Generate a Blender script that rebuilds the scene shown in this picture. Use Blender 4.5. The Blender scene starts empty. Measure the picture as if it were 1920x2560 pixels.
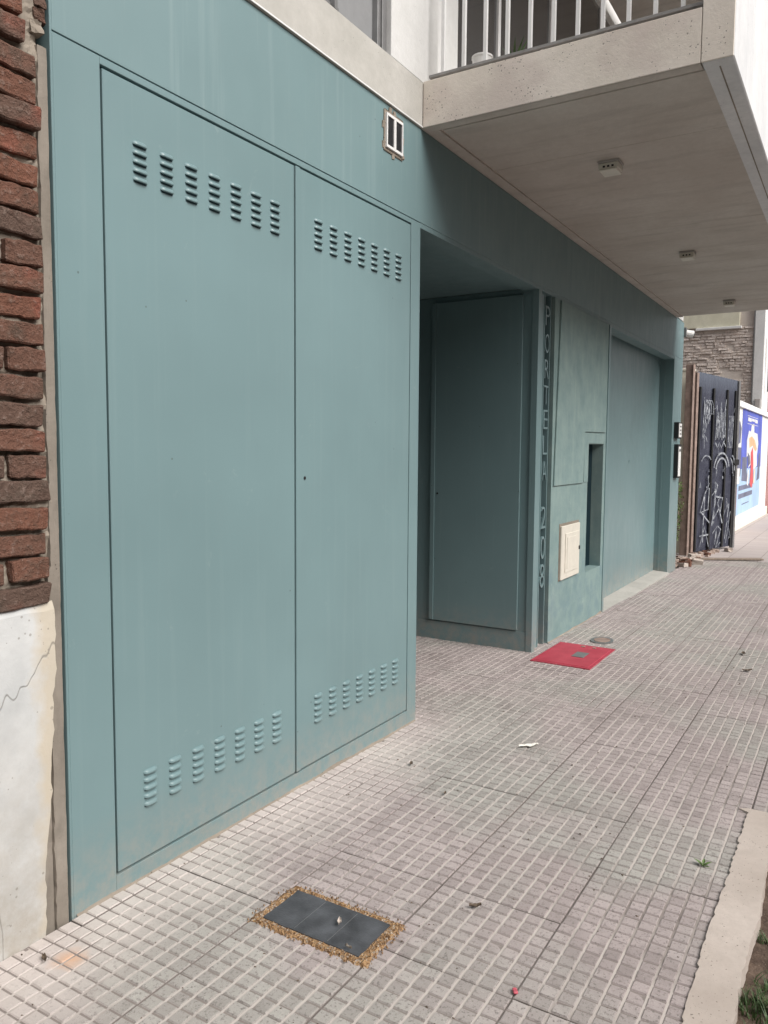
import bpy, bmesh, math, random
from mathutils import Vector, Matrix, noise
R = random.Random(7)
scene = bpy.context.scene
COL = scene.collection

# ------------------------------------------------------------------ camera
cd = bpy.data.cameras.new('camera'); cam = bpy.data.objects.new('camera', cd); COL.objects.link(cam)
r = Vector((0.51896037, -0.85476923, 0.00705008)); u = Vector((0.06402111, 0.04709131, 0.99683685)); f = Vector((0.85239746, 0.51686747, -0.0791618))
m = Matrix((r, u, -f)).transposed().to_4x4(); m.translation = Vector((0, -1.9846, 1.45)); cam.matrix_world = m
cd.sensor_fit = 'HORIZONTAL'; cd.sensor_width = 36; cd.lens = 36 * 1958.1 / 1920
cd.clip_start = .05; cd.clip_end = 1500
scene.camera = cam

# ------------------------------------------------------------------ light
w = bpy.data.worlds.new('World'); scene.world = w; w.use_nodes = True
nt = w.node_tree; nt.nodes.clear()
sky = nt.nodes.new('ShaderNodeTexSky'); sky.sky_type = 'NISHITA'; sky.sun_disc = False
sky.sun_elevation = math.radians(42); sky.sun_rotation = math.radians(187); sky.air_density = 1.0; sky.dust_density = 4.0; sky.ozone_density = 1.0
hs = nt.nodes.new('ShaderNodeHueSaturation'); hs.inputs['Saturation'].default_value = .22
wb = nt.nodes.new('ShaderNodeMix'); wb.data_type = 'RGBA'; wb.blend_type = 'MULTIPLY'; wb.inputs[0].default_value = 1; wb.inputs[7].default_value = (1.03, 1.0, 1.0, 1)
bg = nt.nodes.new('ShaderNodeBackground'); bg.inputs[1].default_value = .062
wo = nt.nodes.new('ShaderNodeOutputWorld')
nt.links.new(sky.outputs[0], hs.inputs['Color']); nt.links.new(hs.outputs[0], wb.inputs[6]); nt.links.new(wb.outputs[2], bg.inputs[0]); nt.links.new(bg.outputs[0], wo.inputs[0])
sd = bpy.data.lights.new('sun', 'SUN'); sd.energy = 2.3; sd.angle = math.radians(44); sd.color = (1.0, .965, .92)
sun = bpy.data.objects.new('sun', sd); COL.objects.link(sun)
# sky azimuth: direction towards the sun
az = math.radians(187); el = math.radians(42)
sdir = Vector((math.sin(az) * math.cos(el), math.cos(az) * math.cos(el), math.sin(el)))
sun.rotation_euler = sdir.to_track_quat('Z', 'Y').to_euler()
vs = scene.view_settings; vs.view_transform = 'Standard'; vs.look = 'None'; vs.gamma = 1; vs.use_curve_mapping = False; vs.exposure = 0.78

def G(x): return 0.035 - 0.0095 * x      # the pavement falls gently along the street

# ------------------------------------------------------------------ node helpers
class NT:
    def __init__(s, name):
        s.m = bpy.data.materials.new(name); s.m.use_nodes = True; s.t = s.m.node_tree
        s.b = s.t.nodes['Principled BSDF']; s.geo = None; s.tc = None; s.oi = None
    def n(s, t, **k):
        x = s.t.nodes.new(t)
        for a, v in k.items(): setattr(x, a, v)
        return x
    def L(s, a, b): s.t.links.new(a, b)
    def world(s):
        if not s.geo: s.geo = s.n('ShaderNodeNewGeometry')
        return s.geo.outputs['Position']
    def local(s):
        if not s.tc: s.tc = s.n('ShaderNodeTexCoord')
        return s.tc.outputs['Object']
    def rnd(s):
        if not s.oi: s.oi = s.n('ShaderNodeObjectInfo')
        return s.oi.outputs['Random']
    def map(s, vec, scale=(1, 1, 1), addrnd=False):
        mp = s.n('ShaderNodeMapping'); mp.inputs['Scale'].default_value = scale; s.L(vec, mp.inputs[0])
        if addrnd:
            mm = s.n('ShaderNodeMath', operation='MULTIPLY'); mm.inputs[1].default_value = 57.0; s.L(s.rnd(), mm.inputs[0])
            va = s.n('ShaderNodeVectorMath', operation='ADD'); s.L(mp.outputs[0], va.inputs[0]); s.L(mm.outputs[0], va.inputs[1]); return va.outputs[0]
        return mp.outputs[0]
    def noise(s, vec, scale, detail=4, rough=.55, dist=0):
        x = s.n('ShaderNodeTexNoise'); x.inputs['Scale'].default_value = scale; x.inputs['Detail'].default_value = detail
        x.inputs['Roughness'].default_value = rough; x.inputs['Distortion'].default_value = dist; s.L(vec, x.inputs['Vector']); return x.outputs[0]
    def vor(s, vec, scale, feature='F1'):
        x = s.n('ShaderNodeTexVoronoi', feature=feature); x.inputs['Scale'].default_value = scale; s.L(vec, x.inputs['Vector']); return x.outputs['Distance']
    def ramp(s, v, a, b, c0=0., c1=1.):
        x = s.n('ShaderNodeMapRange'); x.inputs[1].default_value = a; x.inputs[2].default_value = b; x.inputs[3].default_value = c0; x.inputs[4].default_value = c1
        s.L(v, x.inputs[0]); return x.outputs[0]
    def mixc(s, fac, c0, c1, blend='MIX'):
        x = s.n('ShaderNodeMix', data_type='RGBA', blend_type=blend)
        for sock, v in ((x.inputs[0], fac), (x.inputs[6], c0), (x.inputs[7], c1)):
            if isinstance(v, (int, float)): sock.default_value = v
            elif isinstance(v, tuple): sock.default_value = (*v[:3], 1)
            else: s.L(v, sock)
        return x.outputs[2]
    def math(s, op, a, b=0.):
        x = s.n('ShaderNodeMath', operation=op)
        for i, v in enumerate((a, b)):
            if isinstance(v, (int, float)): x.inputs[i].default_value = v
            else: s.L(v, x.inputs[i])
        return x.outputs[0]
    def bump(s, h, strength=.3, dist=.01, prev=None):
        x = s.n('ShaderNodeBump'); x.inputs['Strength'].default_value = strength; x.inputs['Distance'].default_value = dist
        s.L(h, x.inputs['Height'])
        if prev: s.L(prev, x.inputs['Normal'])
        s.L(x.outputs[0], s.b.inputs['Normal']); return x.outputs[0]
    def out(s, col=None, rough=None, metal=None, spec=None):
        for k, v in (('Base Color', col), ('Roughness', rough), ('Metallic', metal), ('Specular IOR Level', spec)):
            if v is None: continue
            if isinstance(v, tuple): s.b.inputs[k].default_value = (*v[:3], 1)
            elif isinstance(v, (int, float)): s.b.inputs[k].default_value = v
            else: s.L(v, s.b.inputs[k])
        return s.m

def simple(name, col, rough=.6, metal=0, var=.12, scale=20, bump=.1):
    s = NT(name); n1 = s.noise(s.world(), scale, 5)
    c = s.mixc(s.ramp(n1, .3, .7), tuple(x * (1 - var) for x in col), tuple(min(1, x * (1 + var)) for x in col))
    s.bump(s.noise(s.world(), scale * 12, 3), bump, .002)
    return s.out(c, rough, metal)

TEAL = (.168, .258, .270)
def teal_paint(name, k=1.0, rough=.34, streak=.05):
    s = NT(name); W = s.world()
    big = s.noise(W, 1.3, 3); st = s.noise(s.map(W, (26, 26, .9)), 1, 4)
    sp = s.noise(s.map(W, (3, 3, 1.2)), 3.5, 5)
    c = s.mixc(s.ramp(big, .3, .7), tuple(x * .94 * k for x in TEAL), tuple(x * 1.05 * k for x in TEAL))
    c = s.mixc(s.ramp(st, .55, .78, 0, streak * 3), c, (.28, .37, .38))
    # greasy hand and rain marks
    c = s.mixc(s.ramp(sp, .56, .75, 0, .22), c, (.16, .24, .25))
    sm = s.noise(W, 4.2, 6, .75, 1.2); c = s.mixc(s.ramp(sm, .64, .72, 0, .20), c, (.40, .47, .47))
    dots = s.math('LESS_THAN', s.vor(W, 7.5), .028); c = s.mixc(s.math('MULTIPLY', dots, .7), c, (.07, .10, .10))
    scr = s.noise(s.map(W, (60, 60, 3.0)), 1.0, 2); c = s.mixc(s.math('MULTIPLY', s.ramp(scr, .76, .80), s.ramp(big, .5, .6, 0, .45)), c, (.46, .52, .52))
    ft = s.n('ShaderNodeSeparateXYZ'); s.L(W, ft.inputs[0])
    low = s.math('MULTIPLY', s.ramp(ft.outputs[2], .0, .30, .8, 0), s.ramp(s.noise(W, 16, 6, .75), .38, .62))
    c = s.mixc(low, c, (.30, .29, .26))
    b = s.bump(s.noise(s.map(W, (1, 1, .6)), 2.2, 2), .25, .02)
    s.bump(s.noise(W, 420, 2), .12, .001, b)
    rr = s.ramp(sp, .3, .7, rough - .06, rough + .08)
    return s.out(c, rr, 0, .55)
M_TEAL = teal_paint('teal_satin_paint')
M_TEAL_UP = teal_paint('teal_painted_band', 1.0, .46, .14)

def teal_cement():
    s = NT('teal_painted_cement'); W = s.world()
    a = s.noise(W, 5, 6, .65); b_ = s.noise(s.map(W, (14, 14, 2)), 1, 5)
    c = s.mixc(s.ramp(a, .3, .72), (.165, .25, .25), (.25, .34, .325))
    c = s.mixc(s.ramp(b_, .5, .75, 0, .35), c, (.33, .41, .38))
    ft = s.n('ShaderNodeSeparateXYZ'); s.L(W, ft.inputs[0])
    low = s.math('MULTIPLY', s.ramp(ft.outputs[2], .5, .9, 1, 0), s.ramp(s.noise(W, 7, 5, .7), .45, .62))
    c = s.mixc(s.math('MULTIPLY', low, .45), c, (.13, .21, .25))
    wh = s.ramp(s.noise(W, 9, 6, .7, 1.5), .64, .72, 0, .35)
    c = s.mixc(wh, c, (.45, .52, .52))
    h = s.math('ADD', s.noise(W, 60, 5, .7), s.math('MULTIPLY', a, 2.))
    s.bump(h, .35, .004)
    return s.out(c, .65, 0, .35)
M_TCEM = teal_cement()
M_RECESS_SHADE = simple('recess_shade_dark_blue', (.045, .095, .115), .6, 0, .15, 4)  # dark blue that puts the shade of recesses into the colour

def concrete(name, c0, c1, pits=0., board=None, rough=.85, pinky=None, stain=.25, pitscale=38):
    s = NT(name); W = s.world()
    a = s.noise(W, 2.2, 6, .6); b_ = s.noise(W, 26, 5, .7)
    c = s.mixc(s.ramp(a, .32, .68), c0, c1)
    c = s.mixc(s.ramp(b_, .35, .75, 0, .35), c, tuple(x * .8 for x in c0))
    if pinky: c = s.mixc(s.ramp(s.noise(W, 3.1, 4), .45, .62, 0, .6), c, pinky)
    st = s.noise(s.map(W, board or (3, 3, 3)), 1.6, 5, .6, .4)
    c = s.mixc(s.ramp(st, .5, .72, 0, stain), c, tuple(x * .6 for x in c0))
    h = s.math('ADD', s.noise(W, 90, 5, .65), s.math('MULTIPLY', b_, .6))
    if pits:
        v = s.vor(W, pitscale); dens = s.ramp(s.noise(W, 5, 3), .35, .65, .02, .30)
        pit = s.math('LESS_THAN', v, s.math('MULTIPLY', dens, pits))
        v2 = s.math('LESS_THAN', s.vor(W, pitscale * 2.7), s.math('MULTIPLY', dens, pits * .9))
        pit = s.math('MAXIMUM', pit, v2)
        c = s.mixc(s.math('MULTIPLY', pit, .75), c, tuple(x * .28 for x in c0))
        h = s.math('SUBTRACT', h, s.math('MULTIPLY', pit, 2.5))
    s.bump(h, .45, .003)
    return s.out(c, rough, 0, .3)
M_BEAM = concrete('beam_concrete', (.42, .41, .375), (.56, .545, .51), .35, (1.2, 1.2, 3), stain=.15)
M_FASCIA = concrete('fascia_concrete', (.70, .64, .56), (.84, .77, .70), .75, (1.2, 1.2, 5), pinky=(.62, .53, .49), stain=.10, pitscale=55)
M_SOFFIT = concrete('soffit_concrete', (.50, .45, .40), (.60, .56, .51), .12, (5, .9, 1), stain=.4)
M_WALLC = concrete('pale_wall_concrete', (.60, .60, .585), (.70, .70, .69), .2, (2, 2, .8), stain=.1)
M_PARAP = concrete('parapet_concrete', (.66, .67, .68), (.80, .80, .80), .3, (12, 12, .7), stain=.15)
M_CEM = concrete('cement_render', (.20, .175, .145), (.31, .275, .235), .35, (6, 6, 2.5), stain=.45)
M_KERB = concrete('kerb_cement', (.44, .38, .335), (.56, .495, .445), .5, (4, 4, 4), stain=.12, pitscale=60)
M_THRESH = concrete('threshold_cement', (.38, .37, .34), (.47, .455, .42), .1, (4, 4, 4))
M_CREAM = concrete('cream_paint', (.74, .71, .58), (.86, .83, .72), .1, (4, 4, 1), stain=.25)
M_WHITEW = concrete('white_wall_paint', (.68, .69, .68), (.82, .82, .81), .1, (3, 3, .8), stain=.2)
M_PINK = concrete('pink_wall_paint', (.62, .36, .34), (.72, .45, .42), .1, (3, 3, .8), stain=.1)

def plaster():
    s = NT('white_flaking_plaster'); W = s.world()
    a = s.noise(W, 6, 6, .65)
    ft = s.n('ShaderNodeSeparateXYZ'); s.L(W, ft.inputs[0])
    c = s.mixc(s.ramp(a, .3, .7), (.47, .485, .485), (.62, .63, .625))
    damp = s.math('MULTIPLY', s.ramp(ft.outputs[2], .75, .0, 0, 1), s.ramp(s.noise(W, 9, 6, .75), .2, .6))
    c = s.mixc(s.math('MULTIPLY', damp, .8), c, (.36, .32, .265))
    edge = s.math('MULTIPLY', s.ramp(s.math('ADD', ft.outputs[0], s.math('MULTIPLY', s.noise(W, 11, 5), .12)), 1.405, 1.45), 1.)
    c = s.mixc(s.math('MULTIPLY', edge, .75), c, (.52, .45, .34))
    # cracks: thin lines where a warped wave passes zero
    wv = s.n('ShaderNodeTexNoise'); wv.inputs['Scale'].default_value = 2.2; wv.inputs['Detail'].default_value = 3.5; s.L(s.map(W, (1.6, 1, .42)), wv.inputs['Vector'])
    cr = s.ramp(s.math('ABSOLUTE', s.math('SUBTRACT', wv.outputs[0], .5)), 0, .0045, 1, 0)
    cr = s.math('MULTIPLY', cr, s.ramp(s.noise(W, 3, 2), .36, .46))
    c = s.mixc(s.math('MULTIPLY', cr, .7), c, (.18, .17, .15))
    pit = s.math('LESS_THAN', s.vor(W, 45), s.math('MULTIPLY', s.ramp(s.noise(W, 8, 3), .45, .7, 0, .3), 1.))
    c = s.mixc(s.math('MULTIPLY', pit, .55), c, (.22, .2, .17))
    h = s.math('SUBTRACT', s.math('ADD', s.noise(W, 70, 5, .7), a), s.math('MULTIPLY', s.math('MAXIMUM', cr, pit), 1.5))
    s.bump(h, .4, .003)
    return s.out(c, .75, 0, .3)
M_PLASTER = plaster()

def brickmat(name, far=False):
    s = NT(name)
    V = s.world() if far else s.map(s.local(), (1, 1, 1), True)
    a = s.noise(V, 14, 6, .7); b_ = s.noise(V, 55, 5, .7); k = s.noise(V, 5, 3)
    if far:
        c = s.mixc(s.ramp(a, .3, .7), (.66, .56, .50), (.86, .79, .73))
    else:
        rr = s.rnd()
        c = s.mixc(rr, (.20, .092, .062), (.13, .088, .070))
        c = s.mixc(s.ramp(k, .58, .70, 0, .75), c, (.27, .10, .07))
        c = s.mixc(s.ramp(a, .50, .72, 0, .7), c, (.085, .07, .055))
        c = s.mixc(s.ramp(b_, .54, .70, 0, .5), c, (.34, .26, .22))
    s.bump(s.math('ADD', a, s.math('MULTIPLY', b_, .8)), 1, .022)
    return s.out(c, .9, 0, .2)
M_BRICK = brickmat('old_brick'); M_FARBRICK = brickmat('pale_old_brick', True)
M_MORTAR = concrete('old_mortar', (.22, .19, .155), (.36, .31, .255), .5, (5, 5, 5))
M_FARMORT = concrete('pale_mortar', (.62, .55, .49), (.74, .68, .62), .3, (5, 5, 5))

def tilemats():
    s = NT('pavement_tile_top'); W = s.world()
    patch = s.noise(W, .9, 3); sp = s.noise(W, 330, 2, .8); sp2 = s.noise(W, 105, 3, .75)
    base = s.mixc(s.ramp(s.rnd(), 0, 1), (.395, .338, .330), (.445, .385, .376))
    base = s.mixc(s.ramp(patch, .48, .60, 0, .55), base, (.37, .39, .345))
    base = s.mixc(s.ramp(sp, .57, .70, 0, .8), base, (.60, .56, .53))
    base = s.mixc(s.ramp(sp2, .54, .66, 0, .75), base, (.13, .115, .11))
    ft = s.n('ShaderNodeSeparateXYZ'); s.L(W, ft.inputs[0])
    an = s.n('ShaderNodeAttribute'); an.attribute_name = 'pane'
    base = s.mixc(s.ramp(an.outputs['Fac'], 0, 1, .38, 0), base, (.17, .145, .138))
    base = s.mixc(s.ramp(s.noise(W, 2.6, 5, .7), .55, .70, 0, .45), base, (.19, .165, .155))
    # tiles turn paler towards the foot of the facade
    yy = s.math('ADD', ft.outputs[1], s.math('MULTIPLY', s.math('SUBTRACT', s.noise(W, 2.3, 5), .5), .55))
    foot_pale = s.math('MULTIPLY', s.ramp(yy, -.42, -.02), s.ramp(ft.outputs[0], 3.9, 3.2))
    base = s.mixc(s.math('MULTIPLY', foot_pale, .62), base, (.66, .60, .56))
    st = s.ramp(s.noise(W, 6, 5, .7), .62, .74, 0, .35)
    base = s.mixc(st, base, (.15, .125, .11))
    # rust stain
    dd = s.n('ShaderNodeVectorMath', operation='DISTANCE'); s.L(W, dd.inputs[0]); dd.inputs[1].default_value = (1.335, -.16, .02)
    base = s.mixc(s.math('MULTIPLY', s.ramp(s.math('ADD', dd.outputs['Value'], s.math('MULTIPLY', s.noise(W, 25, 3), .05)), .035, .085, 1, 0), .6), base, (.62, .33, .16))
    s.bump(s.math('ADD', sp2, sp), .5, .0016)
    top = s.out(base, .78, 0, .35)
    def groove(name, light, amt):
        g = NT(name); W = g.world()
        msk = g.ramp(g.noise(W, 1.7, 4, .6), .32, .50)
        dk = g.mixc(g.noise(W, 30, 3), (.15, .127, .116), (.235, .205, .19))
        c = g.mixc(g.math('MULTIPLY', msk, amt), dk, light)
        g.bump(g.noise(W, 200, 3), .4, .001)
        return g.out(c, .9, 0, .2)
    return top, groove('groove_sand_long', (.60, .55, .51), .75), groove('groove_sand_cross', (.36, .325, .30), .25)
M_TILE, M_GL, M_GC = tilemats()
M_BED = concrete('pavement_bed', (.16, .14, .125), (.24, .21, .19), 0, (5, 5, 5))

def soilmat():
    s = NT('planter_soil'); W = s.world()
    c = s.mixc(s.ramp(s.noise(W, 18, 6, .7), .35, .65), (.07, .045, .032), (.19, .135, .10))
    c = s.mixc(s.ramp(s.noise(W, 120, 3, .8), .6, .72, 0, .7), c, (.38, .30, .23))
    s.bump(s.noise(W, 35, 6, .75), 1, .02)
    return s.out(c, .95)
M_SOIL = soilmat()
M_ROAD = simple('asphalt', (.055, .055, .056), .9, 0, .2, 6, .6)
M_COVER = simple('black_inspection_cover_paint', (.066, .070, .078), .65, 0, .45, 14, .8)
def sandrim():
    s = NT('orange_sand_gravel'); W = s.world()
    v = s.n('ShaderNodeTexVoronoi'); v.inputs['Scale'].default_value = 160; s.L(W, v.inputs['Vector'])
    sx = s.n('ShaderNodeSeparateColor'); s.L(v.outputs['Color'], sx.inputs[0])
    c = s.mixc(s.ramp(sx.outputs[0], 0, 1), (.15, .075, .03), (.45, .28, .14))
    c = s.mixc(s.ramp(sx.outputs[1], .7, 1, 0, .8), c, (.52, .45, .38))
    s.bump(v.outputs['Distance'], 1, .006)
    return s.out(c, .9)
M_SAND = sandrim()
def redmat():
    s = NT('red_cover_paint'); W = s.world()
    c = s.mixc(s.ramp(s.noise(W, 9, 5), .3, .7), (.36, .030, .055), (.47, .055, .085))
    c = s.mixc(s.ramp(s.noise(W, 45, 5, .7), .62, .72, 0, .5), c, (.50, .28, .25))
    s.bump(s.noise(W, 60, 4), .3, .002)
    return s.out(c, .55)
M_RED = redmat()
M_BLACK = simple('black_plastic', (.012, .013, .014), .5, 0, .2)
M_GREY = simple('grey_metal', (.20, .20, .20), .45, .3, .1)
M_RAIL = simple('railing_bottom_grey', (.26, .255, .25), .6, .1, .15)
M_WHITE = simple('white_paint', (.80, .80, .79), .4, 0, .03, 20, .02)
M_OFFW = simple('ivory_plastic', (.66, .63, .55), .45, 0, .05)
M_LAMPB = simple('lamp_body_grey', (.42, .39, .37), .5, 0, .08)
M_BROWN = simple('rusty_brown_paint', (.27, .20, .17), .7, .1, .3, 12, .4)
M_WOOD = simple('old_grey_wood', (.26, .21, .17), .85, 0, .3, 30, .6)
M_RUB = simple('rubble', (.42, .33, .28), .9, 0, .4, 30, .6)
M_LEAFG = simple('leaf_green', (.10, .17, .04), .6, 0, .4, 40, .1)
M_LEAFD = simple('grass_green', (.055, .10, .03), .6, 0, .5, 40, .1)
M_DRY = simple('dry_leaf', (.11, .08, .055), .8, 0, .4, 60, .3)
M_PAPER = simple('paper', (.74, .72, .66), .8, 0, .06)
M_WRAP = simple('pink_wrapper', (.62, .12, .16), .5, 0, .25, 90)
M_SHUT = simple('grey_blind', (.24, .245, .25), .6, 0, .06)
M_CHROME = simple('steel_grey', (.30, .30, .30), .4, .7, .1)
def sheetmat():
    s = NT('dark_corrugated_sheet'); W = s.world()
    c = s.mixc(s.ramp(s.noise(W, 3, 5), .3, .7), (.025, .028, .05), (.06, .065, .095))
    c = s.mixc(s.ramp(s.noise(s.map(W, (2, 2, 9)), 3, 5, .7), .55, .75, 0, .55), c, (.12, .13, .16))
    ft = s.n('ShaderNodeSeparateXYZ'); s.L(W, ft.inputs[0])
    c = s.mixc(s.math('MULTIPLY', s.ramp(ft.outputs[2], 2.3, 2.6), .7), c, (.13, .155, .20))
    return s.out(c, .55, .2)
M_SHEET = sheetmat()
s = NT('white_spray_paint'); W_n = s.world()
M_CHALK_c = s.mixc(s.ramp(s.noise(W_n, 14, 5, .75), .38, .62), (.07, .08, .11), (.44, .47, .50)); M_CHALK = s.out(M_CHALK_c, .7)
M_BLUE = simple('poster_blue', (.10, .13, .50), .6, 0, .25, 1.5)
M_LBLUE = simple('poster_light_blue', (.38, .54, .74), .6, 0, .15, 2)
M_PDARK = simple('poster_dark', (.14, .15, .22), .6, 0, .3, 4)
M_PRED = simple('poster_red', (.62, .10, .11), .6, 0, .2, 5)
M_PSKIN = simple('poster_orange', (.75, .42, .25), .6, 0, .2, 5)
M_YEL = concrete('yellow_plaster', (.64, .62, .48), (.76, .74, .60), .2, (4, 4, 2), stain=.3)
def glassmat(name, col, rough=.06):
    s = NT(name); s.b.inputs['Coat Weight'].default_value = .6; s.b.inputs['Coat Roughness'].default_value = .03
    return s.out(col, rough, 0, .8)
M_GLASS = glassmat('dark_glass', (.055, .055, .056), .15)
M_GLASSL = glassmat('painted_sky_glass', (.62, .63, .66), .15)  # sky reflection put into the pale base colour

# ------------------------------------------------------------------ object helpers
def link(o, parent=None):
    COL.objects.link(o)
    if parent is not None: o.parent = parent
    return o
def empty(name, loc=(0, 0, 0), rz=0):
    o = bpy.data.objects.new(name, None); o.location = loc; o.rotation_euler = (0, 0, rz); o.empty_display_size = .1
    return link(o)
def tag(o, label=None, cat=None, group=None, kind=None):
    if label: o['label'] = label
    if cat: o['category'] = cat
    if group: o['group'] = group
    if kind: o['kind'] = kind
    return o
def mesh_obj(name, verts, faces, mat, parent=None, smooth=False, mats=None, midx=None, loc=None):
    me = bpy.data.meshes.new(name); me.from_pydata([tuple(v) for v in verts], [], faces)
    for mm in (mats or [mat]): me.materials.append(mm)
    if midx:
        for p_, i in zip(me.polygons, midx): p_.material_index = i
    if smooth:
        for p_ in me.polygons: p_.use_smooth = True
    me.update()
    o = bpy.data.objects.new(name, me); link(o, parent)
    if loc: o.location = loc
    return o
def boxdata(b, V, F):
    x0, x1, y0, y1, z0, z1 = b; k = len(V)
    V += [(x0, y0, z0), (x1, y0, z0), (x1, y1, z0), (x0, y1, z0), (x0, y0, z1), (x1, y0, z1), (x1, y1, z1), (x0, y1, z1)]
    F += [(k, k + 3, k + 2, k + 1), (k + 4, k + 5, k + 6, k + 7), (k, k + 1, k + 5, k + 4), (k + 1, k + 2, k + 6, k + 5), (k + 2, k + 3, k + 7, k + 6), (k + 3, k, k + 4, k + 7)]
def bx(name, b, mat, parent=None, bevel=0, segs=1):
    """b may be one box or a list of boxes (one part made of several butted pieces)"""
    V = []; F = []
    for q in (b if isinstance(b, list) else [b]): boxdata(q, V, F)
    o = mesh_obj(name, V, F, mat, parent)
    if bevel:
        bm = bmesh.new(); bm.from_mesh(o.data); bmesh.ops.bevel(bm, geom=list(bm.edges), offset=bevel, segments=segs, affect='EDGES', profile=.6); bm.to_mesh(o.data); bm.free()
    return o
def prism(name, pts, axis, a, b, mat, parent=None, bevel=0):
    """polygon pts extruded from a to b along axis; pts are (x,z) for axis y, (y,z) for axis x, (x,y) for axis z"""
    def P(p, t):
        return {'y': (p[0], t, p[1]), 'x': (t, p[0], p[1]), 'z': (p[0], p[1], t)}[axis]
    n = len(pts); V = [P(p, a) for p in pts] + [P(p, b) for p in pts]
    F = [tuple(range(n)), tuple(range(2 * n - 1, n - 1, -1))] + [(i, i + n, (i + 1) % n + n, (i + 1) % n) for i in range(n)]
    o = mesh_obj(name, V, F, mat, parent)
    bm = bmesh.new(); bm.from_mesh(o.data); bmesh.ops.recalc_face_normals(bm, faces=bm.faces)
    if bevel: bmesh.ops.bevel(bm, geom=list(bm.edges), offset=bevel, segments=1, affect='EDGES')
    bm.to_mesh(o.data); bm.free(); return o
def cyl(name, p0, p1, rad, mat, parent=None, n=14, r2=None):
    p0 = Vector(p0); p1 = Vector(p1); d = (p1 - p0).normalized(); q = d.to_track_quat('Z', 'Y'); V = []; r2 = rad if r2 is None else r2
    for p, rr in ((p0, rad), (p1, r2)):
        for i in range(n):
            a = i * math.tau / n; V.append(p + q @ Vector((math.cos(a) * rr, math.sin(a) * rr, 0)))
    F = [(i, (i + 1) % n, (i + 1) % n + n, i + n) for i in range(n)] + [tuple(range(n - 1, -1, -1)), tuple(range(n, 2 * n))]
    return mesh_obj(name, V, F, mat, parent)
def lump(name, loc, size, mat, parent=None, seed=0, rz=0, sub=2):
    bm = bmesh.new(); bmesh.ops.create_cube(bm, size=1); bmesh.ops.subdivide_edges(bm, edges=bm.edges, cuts=sub, use_grid_fill=True)
    for v in bm.verts:
        v.co = Vector(v.co) * 1.0 + noise.noise_vector(v.co * 2.1 + Vector((seed * 7.3, 0, 0))) * .16
        v.co.x *= size[0]; v.co.y *= size[1]; v.co.z *= size[2]
    me = bpy.data.meshes.new(name); bm.to_mesh(me); bm.free(); me.materials.append(mat)
    o = bpy.data.objects.new(name, me); link(o, parent); o.location = loc; o.rotation_euler = (R.uniform(-.2, .2), R.uniform(-.2, .2), rz); return o

# ================================================================== SETTING
def sloped(name, x0, x1, y0, y1, dz, mat, nx=1, parent=None):
    V = []; F = []
    for i in range(nx + 1):
        x = x0 + (x1 - x0) * i / nx; V += [(x, y0, G(x) + dz), (x, y1, G(x) + dz)]
    for i in range(nx): F.append((2 * i, 2 * i + 2, 2 * i + 3, 2 * i + 1))
    return mesh_obj(name, V, F, mat, parent)
gr = sloped('ground', -500, 900, -500, 500, -.30, M_SOIL); tag(gr, kind='structure')
road = sloped('road', -120, 300, -12.6, -3.9, -.135, M_ROAD); tag(road, kind='structure')
k2 = sloped('kerb', -120, 300, -3.9, -3.75, -.004, M_KERB); tag(k2, kind='structure')
mesh_k = k2.data
# give the street kerb its real step
V = []; F = []
for x in (-120, 300):
    V += [(x, -3.9, G(x) - .16), (x, -3.9, G(x) - .004), (x, -3.75, G(x) - .004), (x, -3.75, G(x) - .16)]
F = [(0, 4, 5, 1), (1, 5, 6, 2), (2, 6, 7, 3), (0, 1, 2, 3), (4, 7, 6, 5)]
mesh_k.clear_geometry(); mesh_k.from_pydata(V, [], F); mesh_k.materials.clear(); mesh_k.materials.append(M_KERB)

DX, DY, X0, Y0 = .3925, .405, 1.4555, -.053
pave = sloped('pavement', -3.0, 3.39, -1.72, 4.6, -.019, M_BED, 4)
tag(pave, kind='structure')
bm = bmesh.new(); bm.from_mesh(pave.data)
def quadstrip(bm, x0, x1, y0, y1, dz):
    vs_ = [bm.verts.new((x, y, G(x) + dz)) for x, y in ((x0, y0), (x1, y0), (x1, y1), (x0, y1))]; bm.faces.new(vs_)
quadstrip(bm, 3.39, 10.6, -3.75, 4.6, -.019);quadstrip(bm, 10.6, 13.3, -3.75, .4, -.019)
quadstrip(bm, -3.0, 3.39, -3.75, -3.05, -.019)
bm.to_mesh(pave.data); bm.free()

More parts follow.
